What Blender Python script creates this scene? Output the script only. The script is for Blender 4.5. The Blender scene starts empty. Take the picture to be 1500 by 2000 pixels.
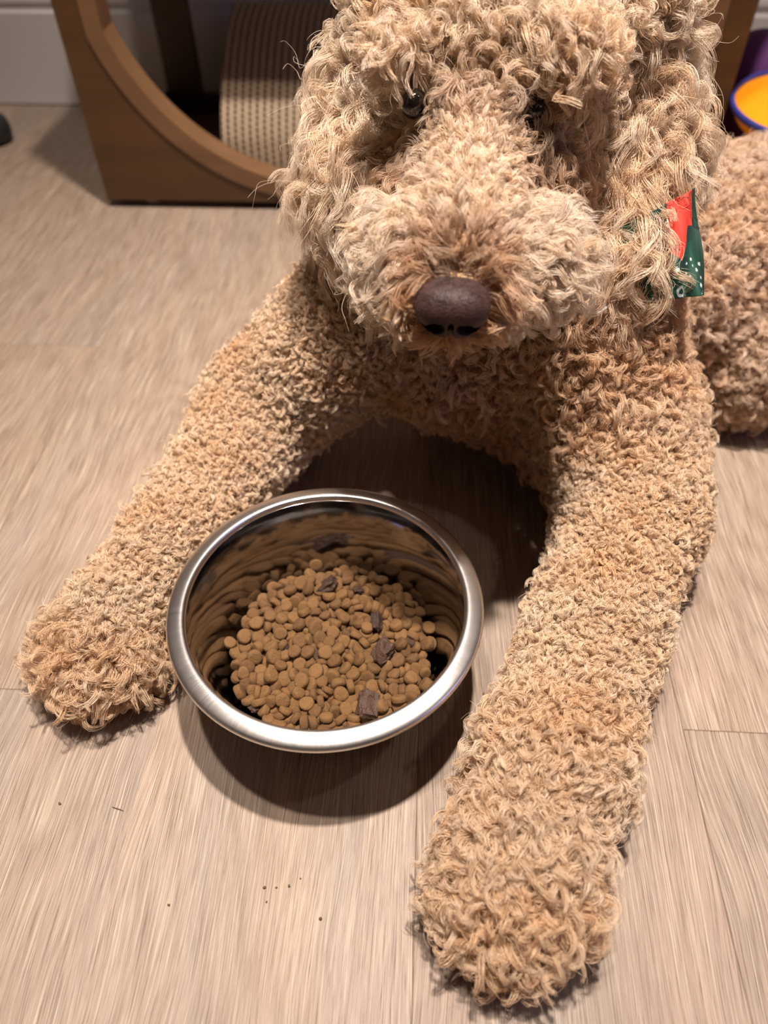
import bpy, bmesh, math, random
import numpy as np
from mathutils import Vector, Matrix, Euler
random.seed(7); RNG = np.random.default_rng(11)
SC = bpy.context.scene; COL = SC.collection

# ---------------------------------------------------------------- camera, world, lights, exposure
CAM_H = .51; FPX = 1437.0
P, Y, R = map(math.radians, (47.594, 3.523, .646))
def _rz(v):
    c, s = math.cos(Y), math.sin(Y)
    return Vector((c*v[0]-s*v[1], s*v[0]+c*v[1], v[2]))
_F = _rz((0, math.cos(P), -math.sin(P))); _r = _rz((1, 0, 0)); _u = _rz((0, math.sin(P), math.cos(P)))
_R = math.cos(R)*_r - math.sin(R)*_u; _U = math.cos(R)*_u + math.sin(R)*_r
cd = bpy.data.cameras.new('camera'); cam = bpy.data.objects.new('camera', cd); COL.objects.link(cam)
cd.sensor_fit = 'VERTICAL'; cd.sensor_height = 24; cd.lens = 24*FPX/2000
cd.clip_start = .01
M = Matrix((_R, _U, -_F)).transposed().to_4x4(); M.translation = (0, 0, CAM_H)
cam.matrix_world = M; SC.camera = cam
cd.dof.use_dof = True; cd.dof.focus_distance = .5; cd.dof.aperture_fstop = 2.8

w = bpy.data.worlds.new('world'); SC.world = w; w.use_nodes = True
w.node_tree.nodes['Background'].inputs[0].default_value = (.9, .78, .68, 1)
w.node_tree.nodes['Background'].inputs[1].default_value = .21

def lamp(name, loc, power, col, size, target=None, shape='DISK', sy=None):
    l = bpy.data.lights.new(name, 'AREA'); l.energy = power; l.color = col; l.shape = shape; l.size = size
    if sy: l.size_y = sy
    o = bpy.data.objects.new(name, l); COL.objects.link(o); o.location = loc
    if target is not None:
        o.rotation_euler = (Vector(target)-Vector(loc)).to_track_quat('-Z', 'Y').to_euler()
    return o
LAMPS = [((.06, .55, 2.385), 13.5), ((-.30, .38, 2.385), 4.2), ((1.2, .25, 2.385), 1.8), ((-1.3, -.9, 2.385), 2.6)]  # last entry is an unseen fill light added behind the viewer to lift shadows
for (p_, e_) in LAMPS:
    lamp('downlight_beam', p_, e_, (1.0, .882, .792), .085).data.spread = math.radians(72)
# weak blue-violet light added from the right; its source is unseen
lamp('cool_side_fill', (1.75, -.2, .9), 2.2, (.50, .50, 1.0), .7, (0, .4, .1), 'RECTANGLE', .4)

vs = SC.view_settings; vs.view_transform = 'Standard'; vs.look = 'None'; vs.gamma = 1; vs.exposure = .27; vs.use_curve_mapping = False
SC.cycles.use_adaptive_sampling = True; SC.cycles.adaptive_threshold = .03; SC.cycles.max_bounces = 6; SC.cycles.transparent_max_bounces = 6
SC.cycles.use_denoising = True
try:
    SC.cycles_curves.shape = 'RIBBONS'; SC.cycles_curves.subdivisions = 2
except Exception: pass

# ---------------------------------------------------------------- helpers
def s2l(r, g, b):
    f = lambda c: ((c/255+.055)/1.055)**2.4 if c > 10 else c/255/12.92
    return (f(r), f(g), f(b), 1)
class NT:
    def __init__(s, name):
        s.m = bpy.data.materials.new(name); s.m.use_nodes = True; s.t = s.m.node_tree; s.n = s.t.nodes
        s.b = s.n['Principled BSDF']; s.out = s.n['Material Output']
    def L(s, a, b): s.t.links.new(a, b)
    def put(s, v, sock):
        if hasattr(v, 'links'): s.L(v, sock)
        elif v is not None: sock.default_value = v
    def math(s, op, a, b=0.0, c=0.0, clamp=False):
        n = s.n.new('ShaderNodeMath'); n.operation = op; n.use_clamp = clamp
        for i, v in enumerate((a, b, c)): s.put(v, n.inputs[i])
        return n.outputs[0]
    def noise(s, vec, scale, detail=3, rough=.55, dist=0):
        n = s.n.new('ShaderNodeTexNoise'); s.put(vec, n.inputs['Vector'])
        n.inputs['Scale'].default_value = scale; n.inputs['Detail'].default_value = detail
        n.inputs['Roughness'].default_value = rough; n.inputs['Distortion'].default_value = dist
        return n.outputs['Fac']
    def coord(s, kind='Object'):
        return s.n.new('ShaderNodeTexCoord').outputs[kind]
    def vmul(s, v, k, add=(0, 0, 0)):
        n = s.n.new('ShaderNodeMapping'); s.L(v, n.inputs['Vector']); n.inputs['Scale'].default_value = k; n.inputs['Location'].default_value = add
        return n.outputs[0]
    def sep(s, v):
        n = s.n.new('ShaderNodeSeparateXYZ'); s.L(v, n.inputs[0]); return n.outputs
    def comb(s, x, y, z):
        n = s.n.new('ShaderNodeCombineXYZ')
        for i, v in enumerate((x, y, z)): s.put(v, n.inputs[i])
        return n.outputs[0]
    def ramp(s, f, stops):
        n = s.n.new('ShaderNodeValToRGB'); e = n.color_ramp.elements
        while len(e) < len(stops): e.new(.5)
        for k, (p, c) in enumerate(stops):
            e[k].position = p; e[k].color = c
        s.L(f, n.inputs[0]); return n.outputs[0]
    def mix(s, f, a, b, mode='MIX'):
        n = s.n.new('ShaderNodeMix'); n.data_type = 'RGBA'; n.blend_type = mode
        s.put(f, n.inputs[0]); s.put(a, n.inputs[6]); s.put(b, n.inputs[7]); return n.outputs[2]
    def bump(s, h, strength, dist):
        n = s.n.new('ShaderNodeBump'); s.L(h, n.inputs['Height']); n.inputs['Strength'].default_value = strength; n.inputs['Distance'].default_value = dist
        s.L(n.outputs[0], s.b.inputs['Normal']); return n
    def set(s, **k):
        for a, v in k.items(): s.put(v, s.b.inputs[a.replace('_', ' ')])
        return s.m
def simple(name, col, rough=.6, **k):
    t = NT(name); return t.set(Base_Color=col, Roughness=rough, **k)

def tag(o, label=None, cat=None, group=None, kind=None):
    if label: o['label'] = label
    if cat: o['category'] = cat
    if group: o['group'] = group
    if kind: o['kind'] = kind
    return o
def mesh_obj(name, verts, faces, mat=None, parent=None, smooth=True, mats=None, midx=None):
    m = bpy.data.meshes.new(name)
    m.from_pydata([tuple(map(float, v)) for v in verts], [], [tuple(map(int, f)) for f in faces])
    o = bpy.data.objects.new(name, m); COL.objects.link(o)
    for mm in (mats or ([mat] if mat else [])): m.materials.append(mm)
    if midx is not None: m.polygons.foreach_set('material_index', midx)
    if smooth: m.polygons.foreach_set('use_smooth', [True]*len(m.polygons))
    if parent: o.parent = parent
    m.update(); return o
def bm_obj(name, bm, mat, parent=None, smooth=False):
    m = bpy.data.meshes.new(name); bmesh.ops.recalc_face_normals(bm, faces=bm.faces[:]); bm.to_mesh(m); bm.free()
    o = bpy.data.objects.new(name, m); COL.objects.link(o); m.materials.append(mat)
    if smooth: m.polygons.foreach_set('use_smooth', [True]*len(m.polygons))
    if parent: o.parent = parent
    return o
def box_bm(x0, x1, y0, y1, z0, z1, bev=0.0, seg=2, bm=None):
    bm = bm or bmesh.new()
    r = bmesh.ops.create_cube(bm, size=1, matrix=Matrix.Translation(((x0+x1)/2, (y0+y1)/2, (z0+z1)/2)) @ Matrix.Diagonal((x1-x0, y1-y0, z1-z0, 1)))
    if bev > 0:
        es = list({e for v in r['verts'] for e in v.link_edges})
        bmesh.ops.bevel(bm, geom=es, offset=bev, segments=seg, affect='EDGES', profile=.5)
    return bm
def box(name, x0, x1, y0, y1, z0, z1, mat, parent=None, bev=.0015):
    return bm_obj(name, box_bm(x0, x1, y0, y1, z0, z1, bev), mat, parent, smooth=False)
def empty(name, loc=(0, 0, 0)):
    o = bpy.data.objects.new(name, None); COL.objects.link(o); o.location = loc; o.empty_display_size = .05; return o
def lathe(name, prof, mat, parent=None, seg=128, loc=(0, 0, 0), cap=True, smooth=True):
    v = []; f = []; n = len(prof)
    for (r, z) in prof:
        for k in range(seg):
            a = 2*math.pi*k/seg; v.append((r*math.cos(a), r*math.sin(a), z))
    for i in range(n-1):
        for k in range(seg):
            f.append((i*seg+k, i*seg+(k+1) % seg, (i+1)*seg+(k+1) % seg, (i+1)*seg+k))
    if cap:
        f.append(tuple(range(seg))[::-1]); f.append(tuple((n-1)*seg+k for k in range(seg)))
    o = mesh_obj(name, v, f, mat, parent, smooth); o.location = loc; return o

# ---------------------------------------------------------------- materials
def floor_mat():
    t = NT('oak_vinyl_plank'); x, y, z = t.sep(t.coord('Object'))
    W = .1947
    q = t.math('DIVIDE', t.math('ADD', x, .381), W); k = t.math('FLOOR', q); fx = t.math('FRACT', q)
    # end joints: each plank row has its own offset
    def eq(v): return t.math('COMPARE', k, float(v), .5)
    off = .55
    o = None
    offs = {-1: .7148, -2: 1.174, 0: .2664, 3: .2583, 1: -.33, 2: -.12, 4: .86, -3: .35, -4: .9}
    acc = None
    for kk, vv in offs.items():
        term = t.math('MULTIPLY', eq(kk), vv); acc = term if acc is None else t.math('ADD', acc, term)
    qy = t.math('DIVIDE', t.math('SUBTRACT', y, acc), 1.22); j = t.math('FLOOR', qy); fy = t.math('FRACT', qy)
    wn = t.n.new('ShaderNodeTexWhiteNoise'); wn.noise_dimensions = '2D'; t.L(t.comb(k, j, 0), wn.inputs['Vector'])
    rnd = wn.outputs['Value']
    oz = t.math('MULTIPLY', rnd, 37.0)
    wx = t.math('MULTIPLY', t.math('SUBTRACT', t.noise(t.vmul(t.comb(x, y, oz), (7, 2.6, 1)), 1.0, 2, .5), .5), .05)
    v = t.comb(t.math('ADD', x, wx), y, oz)
    # cathedral figure: rings around a slowly wandering heart line
    wob = t.noise(t.vmul(v, (5, 1.6, 1)), 1.0, 3, .55, .3)
    wob2 = t.noise(t.vmul(v, (14, 5, 1)), 1.0, 3, .6, .4)
    ph = t.math('ADD', t.math('MULTIPLY', wob, 46), t.math('MULTIPLY', wob2, 6))
    ring = t.math('ABSOLUTE', t.math('SINE', ph))
    streak = t.noise(t.vmul(v, (120, 4.0, 1)), 1.0, 4, .65, .1)
    fine = t.noise(t.vmul(v, (1800, 24, 1)), 1.0, 3, .65, .35)
    fine2 = t.noise(t.vmul(v, (1100, 13, 1)), 1.0, 3, .7, .3)
    blotch = t.noise(t.vmul(v, (16, 2.2, 1)), 1.0, 3, .6)
    pink = t.noise(t.vmul(v, (14, 4.0, 2)), 1.0, 2, .5)
    base = t.ramp(t.math('ADD', t.math('MULTIPLY', streak, .55), t.math('MULTIPLY', ring, .20)), [(.2, s2l(132, 112, 95)), (.5, s2l(148, 129, 112)), (.8, s2l(162, 144, 126))])
    base = t.mix(t.math('MULTIPLY', t.math('SMOOTH_MIN', 1.0, t.math('MULTIPLY', t.math('SUBTRACT', blotch, .47, clamp=True), 5.5), .1), .85), base, s2l(138, 124, 113))
    base = t.mix(t.math('MULTIPLY', t.math('SUBTRACT', pink, .50, clamp=True), 1.6), base, s2l(166, 138, 119))
    fl = t.ramp(fine, [(.36, (0, 0, 0, 1)), (.50, (.5, .5, .5, 1)), (.66, (1, 1, 1, 1))])
    base = t.mix(t.math('MULTIPLY', t.math('SUBTRACT', .51, fine, clamp=True), 4.9), base, s2l(84, 66, 52))
    base = t.mix(t.math('MULTIPLY', t.math('SUBTRACT', fine2, .51, clamp=True), 4.0), base, s2l(190, 174, 156))
    tone = t.math('ADD', .98, t.math('MULTIPLY', rnd, .20))
    cc = t.n.new('ShaderNodeHueSaturation'); t.L(base, cc.inputs['Color']); t.L(tone, cc.inputs['Value'])
    base = cc.outputs[0]
    # seams
    sx = t.math('MULTIPLY', t.math('MINIMUM', fx, t.math('SUBTRACT', 1.0, fx)), W)
    # the edge between rows 0 and 1 is so tight that it does not show
    tight = t.math('LESS_THAN', t.math('ABSOLUTE', t.math('ADD', x, .1863)), .004)
    sx = t.math('ADD', sx, t.math('MULTIPLY', tight, .01))
    sy = t.math('MULTIPLY', t.math('MINIMUM', fy, t.math('SUBTRACT', 1.0, fy)), 1.22)
    sd = t.math('MINIMUM', sx, sy)
    seam = t.math('SUBTRACT', 1.0, t.math('DIVIDE', sd, .0007), clamp=True)
    base = t.mix(t.math('MULTIPLY', seam, .55), base, s2l(80, 60, 45))
    h = t.math('ADD', t.math('MULTIPLY', fine, .6), t.math('MULTIPLY', fine2, .4)); h = t.math('SUBTRACT', h, t.math('MULTIPLY', seam, 1.2))
    t.bump(h, .5, .0008)
    return t.set(Base_Color=base, Roughness=t.math('ADD', .42, t.math('MULTIPLY', fine2, .2)))
def ply_mat(name, a, b, axis='x'):
    t = NT(name); v = t.coord('Object')
    sc = {'x': (2, 30, 30), 'z': (30, 30, 2)}[axis]
    n = t.noise(t.vmul(v, sc), 1, 4, .6, .6); n2 = t.noise(v, 5, 3, .6)
    f = t.math('ADD', t.math('MULTIPLY', n, .6), t.math('MULTIPLY', n2, .5))
    c = t.ramp(f, [(.30, a), (.75, b)]); t.bump(n, .08, .001)
    return t.set(Base_Color=c, Roughness=.42)
def card_mat():
    t = NT('corrugated_cardboard'); uv = t.coord('UV'); u, v, _ = t.sep(uv)
    qu = t.math('DIVIDE', u, .0108); fu = t.math('FRACT', qu); ku = t.math('FLOOR', qu)
    line = t.math('LESS_THAN', t.math('ABSOLUTE', t.math('SUBTRACT', fu, .5)), .12)
    qv = t.math('ADD', t.math('DIVIDE', v, .0085), t.math('MULTIPLY', t.math('FRACT', t.math('MULTIPLY', ku, .618)), 1.0))
    wv = t.math('ABSOLUTE', t.math('SUBTRACT', t.math('FRACT', qv), .5))
    # zigzag flute: distance of fu to a triangle wave
    fo = t.math('FRACT', t.math('ADD', fu, .5))
    tri = t.math('ADD', .12, t.math('MULTIPLY', wv, 1.5)); tri = t.math('ADD', tri, t.math('MULTIPLY', t.math('SUBTRACT', t.noise(uv, 420, 2, .6), .5), .5))
    fl = t.math('LESS_THAN', t.math('ABSOLUTE', t.math('SUBTRACT', fo, tri)), .13)
    n = t.noise(uv, 160, 3, .7)
    hole = t.mix(n, s2l(66, 50, 36), s2l(112, 90, 68))
    c = t.mix(fl, hole, s2l(168, 144, 116)); c = t.mix(line, c, s2l(196, 178, 152))
    h = t.math('MAXIMUM', t.math('MULTIPLY', fl, .6), line)
    t.bump(t.math('ADD', h, t.math('MULTIPLY', n, .5)), .8, .002)
    return t.set(Base_Color=c, Roughness=.9)
def steel_mat(name, brushed):
    t = NT(name)
    v = t.coord('Object'); x, y, z = t.sep(v)
    if brushed:
        ang = t.math('ARCTAN2', y, x)
        n = t.noise(t.comb(t.math('MULTIPLY', ang, 130), t.math('MULTIPLY', z, 40), 0), 1.0, 4, .75)
        t.bump(n, .12, .0005)
        return t.set(Base_Color=(.78, .76, .74, 1), Metallic=1.0, Roughness=t.math('ADD', .24, t.math('MULTIPLY', n, .14)))
    n = t.noise(v, 22, 2, .5); t.bump(n, .10, .004)
    return t.set(Base_Color=(.35, .335, .33, 1), Metallic=1.0, Roughness=.09)
def kib_mat(name, c1, c2, rough, bs):
    t = NT(name); v = t.coord('Object'); oi = t.n.new('ShaderNodeObjectInfo').outputs['Random']
    x, y, z = t.sep(v); vv = t.comb(x, y, t.math('ADD', z, t.math('MULTIPLY', oi, 9)))
    n = t.noise(vv, 300, 4, .7); n2 = t.noise(vv, 1100, 3, .7)
    f = t.math('ADD', t.math('MULTIPLY', n, .6), t.math('MULTIPLY', oi, .4))
    t.bump(t.math('ADD', n2, n), bs, .0008)
    return t.set(Base_Color=t.ramp(f, [(.25, c1), (.75, c2)]), Roughness=rough)
MAT = dict(
    floor=floor_mat(),
    wall=simple('painted_wall', s2l(222, 216, 208), .8),
    ceil=simple('ceiling_paint', s2l(236, 233, 229), .85),
    trim=simple('white_trim_paint', s2l(212, 208, 204), .38),
    gap=simple('gap_shade', s2l(38, 26, 16), .9),
    ply=ply_mat('caramel_plywood', s2l(66, 44, 23), s2l(100, 69, 38)),
    band=ply_mat('pale_ply_edge', s2l(104, 74, 48), s2l(132, 98, 68)),
    plyd=ply_mat('dark_plywood', s2l(70, 46, 26), s2l(92, 62, 38), 'z'),
    card=card_mat(), cardedge=simple('cardboard_edge', s2l(176, 160, 140), .85),
    rubber=simple('dark_rubber', s2l(40, 38, 38), .55),
    rim=steel_mat('brushed_steel_rim', True), steel=steel_mat('polished_steel', False),
    kib=kib_mat('kibble_biscuit', s2l(96, 66, 34), s2l(126, 92, 52), .8, 1.0),
    chunk=kib_mat('dark_meaty_chunk', s2l(50, 34, 26), s2l(78, 54, 40), .5, 1.0),
    crumb=simple('crumb', s2l(96, 76, 50), .8),
    purple=simple('purple_plush', s2l(86, 38, 98), .8),
    orange=simple('orange_rubber', s2l(238, 140, 40), .5),
    dish=simple('orange_disc', s2l(255, 168, 20), .45),
    blue=simple('blue_rim', s2l(54, 60, 140), .45),
    beige=simple('beige_plush', s2l(196, 172, 112), .85),
    brownt=simple('brown_toy', s2l(110, 62, 44), .7),
    stool=ply_mat('brown_wood', s2l(96, 70, 44), s2l(120, 90, 58), 'z'),
    metal=simple('white_metal_fixture', s2l(230, 228, 224), .4),
)

# ---------------------------------------------------------------- room
X0, X1, Y0, Y1, ZC = -2.2, 2.2, -2.2, 1.502, 2.40
def plane(name, pts, mat, kind='structure'):
    o = mesh_obj(name, pts, [(0, 1, 2, 3)], mat, smooth=False); o['kind'] = kind; return o
fl = box('floor', X0, X1, Y0, Y1, -.02, 0, MAT['floor'], bev=0); fl['kind'] = 'structure'
for n, b in (('wall_back', (X0, X1, Y1, Y1+.05)), ('wall_front', (X0, X1, Y0-.05, Y0)), ('wall_left', (X0-.05, X0, Y0, Y1)), ('wall_right', (X1, X1+.05, Y0, Y1))):
    o = box(n, *b, 0, ZC, MAT['wall'], bev=0); o['kind'] = 'structure'
o = box('ceiling', X0, X1, Y0, Y1, ZC, ZC+.03, MAT['ceil'], bev=0); o['kind'] = 'structure'
# moulded baseboard along the back wall: profile in (y, z), extruded along x
def baseboard(name, prof, x0, x1, mat):
    n = len(prof); v = [(x0, y, z) for y, z in prof] + [(x1, y, z) for y, z in prof]
    f = [(i, (i+1) % n, n+(i+1) % n, n+i) for i in range(n)] + [tuple(range(n))[::-1], tuple(range(n, 2*n))]
    bm = bmesh.new(); vs_ = [bm.verts.new(p) for p in v]
    for q in f: bm.faces.new([vs_[i] for i in q])
    o = bm_obj(name, bm, mat); o['kind'] = 'structure'; return o
bb = baseboard('baseboard_back', [(1.502, .0025), (1.4885, .0025), (1.4885, .1500), (1.4895, .1512), (1.4925, .1530), (1.4935, .1560), (1.4915, .1600), (1.4895, .1660), (1.4905, .1740), (1.4955, .1820), (1.502, .1850)], X0, X1, MAT['trim'])
gp = box('gap_shade_strip', X0, X1, 1.4895, 1.501, 0, .0025, MAT['gap'], bev=0); gp['kind'] = 'structure'  # dark-coloured strip that paints the shade in the gap under the baseboard
for i, (p_, e_) in enumerate(LAMPS):
    d = empty('ceiling_light', (p_[0], p_[1], ZC))
    tag(d, ['recessed ceiling downlight above the dog', 'recessed ceiling downlight left of the dog', 'recessed ceiling downlight far to the right of the dog', 'added fill light behind the viewer on the left, unseen'][i], 'ceiling light', 'recessed ceiling downlights')
    lathe('trim_ring', [(.055, -.001), (.075, -.001), (.075, -.006), (.06, -.010), (.055, -.008)], MAT['metal'], d, 48, cap=False)

# ---------------------------------------------------------------- cat lounge (wooden frame with a corrugated cardboard hump)
sx0, sx1, sy0, sy1, sz0, sz1 = -.478, .393, 1.072, 1.395, .012, .660
HR, HZ = .286, .325; HXL = -.150; HXR = sx0+sx1-HXL
def hole_outline(r, n=40):
    off = r-HR; xl, xr, zt, rc = -.4205-off, sx0+sx1+.4205+off, .440+off, .07+off; pts = []
    a0 = math.asin(.093/HR)
    for k in range(n+1):
        a = math.pi+a0+(math.pi/2-a0)*k/n; pts.append((HXL+r*math.cos(a), HZ+r*math.sin(a)))
    for k in range(n+1):
        a = 1.5*math.pi+(math.pi/2-a0)*k/n; pts.append((HXR+r*math.cos(a), HZ+r*math.sin(a)))
    for k in range(n+1):
        a = (math.pi/2)*k/n; pts.append((xr-rc+rc*math.cos(a), zt-rc+rc*math.sin(a)))
    for k in range(n+1):
        a = math.pi/2+(math.pi/2)*k/n; pts.append((xl+rc+rc*math.cos(a), zt-rc+rc*math.sin(a)))
    return pts
def ring_plate(name, outer, inner, y0, y1, mat, parent):
    """plate between two closed outlines with matching vertex counts"""
    n = len(outer); v = []
    for y in (y0, y1):
        for (x, z) in outer: v.append((x, y, z))
        for (x, z) in inner: v.append((x, y, z))
    f = []
    for i in range(n):
        j = (i+1) % n
        f += [(i, j, n+j, n+i), (2*n+i, 3*n+i, 3*n+j, 2*n+j), (i, 2*n+i, 2*n+j, j), (n+i, n+j, 3*n+j, 3*n+i)]
    bm = bmesh.new(); vs_ = [bm.verts.new(p) for p in v]
    for q in f: bm.faces.new([vs_[i] for i in q])
    return bm_obj(name, bm, mat, parent)
def box_project(pts):
    cx, cz = (sx0+sx1)/2, (sz0+sz1)/2; hx, hz = (sx1-sx0)/2, (sz1-sz0)/2; out = []
    for (x, z) in pts:
        dx, dz = x-cx, z-cz; k = min(hx/abs(dx) if dx else 9e9, hz/abs(dz) if dz else 9e9)
        out.append((cx+dx*k, cz+dz*k))
    # snap the nearest samples to the four corners
    for c in ((sx0, sz0), (sx1, sz0), (sx0, sz1), (sx1, sz1)):
        i = min(range(len(out)), key=lambda i: (out[i][0]-c[0])**2+(out[i][1]-c[1])**2); out[i] = c
    return out
cat = empty('cat_lounge', (0, 0, 0))
tag(cat, 'caramel wooden cat lounge with a round cut-out and cardboard hump, behind the dog', 'cat scratcher')
inn = hole_outline(HR)
ring_plate('front_panel', box_project(inn), [(x, z) for x, z in hole_outline(HR+.010)], sy0, sy0+.018, MAT['ply'], cat)
ring_plate('curved_band', hole_outline(HR+.024), inn, sy0-.0025, sy0+.040, MAT['band'], cat)
box('back_rail', sx0+.0185, sx1-.0185, sy1-.018, sy1, sz0, .060, MAT['plyd'], cat)
box('back_rail', sx0+.0185, sx1-.0185, sy1-.018, sy1, .56, sz1-.0185, MAT['plyd'], cat)
box('top_board', sx0, sx1, sy0+.018, sy1-.018, sz1-.018, sz1, MAT['ply'], cat)
box('base_board', sx0+.018, sx1-.018, sy0+.041, sy1-.0185, .016, .030, MAT['plyd'], cat)
for xa, xb in ((sx0, sx0+.018), (sx1-.018, sx1)):
    box('side_rail', xa, xb, sy0+.018, sy1-.018, sz0, .062, MAT['plyd'], cat)
    box('side_rail', xa, xb, sy0+.018, sy1-.018, .60, sz1-.0185, MAT['plyd'], cat)
box('side_post', -.4475, -.3875, 1.362, 1.3765, .0605, sz1-.0185, MAT['plyd'], cat)
box('side_post', .300, .360, 1.362, 1.3765, .0605, sz1-.0185, MAT['plyd'], cat)
for fx in (sx0+.06, sx1-.06):
    for fy in (sy0+.03, sy1-.03):
        lathe('foot', [(.012, 0), (.014, .002), (.014, .012)], MAT['metal'], cat, 24, (fx, fy, 0))
# cardboard hump: arc profile (y, z) extruded along x
prof = [(1.115, .031), (1.118, .060), (1.124, .090), (1.152, .124), (1.194, .158), (1.250, .188), (1.300, .200), (1.338, .203), (1.365, .196), (1.374, .170), (1.3745, .10), (1.3745, .031)]
def smooth_curve(p, it=3):
    for _ in range(it):
        q = [p[0]]
        for a, b in zip(p[:-1], p[1:]):
            q.append((a[0]*.75+b[0]*.25, a[1]*.75+b[1]*.25)); q.append((a[0]*.25+b[0]*.75, a[1]*.25+b[1]*.75))
        q.append(p[-1]); p = q
    return p
prof = smooth_curve(prof)
TH = .026; nrm = []
for i in range(len(prof)):
    a = prof[max(i-1, 0)]; b = prof[min(i+1, len(prof)-1)]; d = Vector((b[0]-a[0], b[1]-a[1])).normalized(); nrm.append((d.y, -d.x))
cx0, cx1 = -.303, .218
v = []; arc = [0]
for a, b in zip(prof[:-1], prof[1:]): arc.append(arc[-1]+math.dist(a, b))
for x in (cx0, cx1):
    v += [(x, y, z) for y, z in prof]
    v += [(x, y+n_[0]*TH, max(.031, z+n_[1]*TH)) for (y, z), n_ in zip(prof, nrm)]
n = len(prof); f = []; mi = []
for i in range(n-1):
    f.append((i, i+1, 2*n+i+1, 2*n+i)); mi.append(0)
    f.append((n+i, 3*n+i, 3*n+i+1, n+i+1)); mi.append(0)
    f.append((i, n+i, n+i+1, i+1)); mi.append(1)
    f.append((2*n+i, 2*n+i+1, 3*n+i+1, 3*n+i)); mi.append(1)
o = mesh_obj('cardboard_hump', v, f, None, cat, False, [MAT['card'], MAT['cardedge']], mi)
o['label'] = 'grey-brown corrugated cardboard scratching surface'
uvl = o.data.uv_layers.new(name='UVMap')
for pl in o.data.polygons:
    for li in pl.loop_indices:
        vi = o.data.loops[li].vertex_index
        uvl.data[li].uv = (o.data.vertices[vi].co.x-cx0, arc[vi % n])

# ---------------------------------------------------------------- stool leg at the left edge
st = empty('stool', (-.757, 1.31, 0)); tag(st, 'brown stool with dark round foot caps at the left edge of the photo', 'stool')
def tube(name, a, b, r0, r1, mat, parent, seg=32):
    a = Vector(a); b = Vector(b); q = (b-a).to_track_quat('Z', 'Y'); v = []
    for p_, r in ((a, r0), (b, r1)):
        for k in range(seg):
            an = 2*math.pi*k/seg; v.append(p_+q @ Vector((r*math.cos(an), r*math.sin(an), 0)))
    f = [(k, (k+1) % seg, seg+(k+1) % seg, seg+k) for k in range(seg)]+[tuple(range(seg))[::-1], tuple(range(seg, 2*seg))]
    return mesh_obj(name, v, f, mat, parent)
for lx, ly in ((0, 0), (-.34, 0), (0, -.34), (-.34, -.34)):
    if ly < 0: lx -= .0
    px_ = lx; tubex = (-.03 if lx == 0 else .03)
    lg = tube('leg', (px_, ly, .03), (px_+tubex, ly, .445), .021, .024, MAT['stool'], st)
    lathe('foot_cap', [(.0, .0), (.026, .0), (.033, .008), (.035, .022), (.031, .038), (.022, .046), (.0, .047)], MAT['rubber'], lg, 40, (px_, ly, 0), cap=False)
box('seat', -.40, .03, -.37, .04, .445, .47, MAT['stool'], st, .01)
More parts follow.
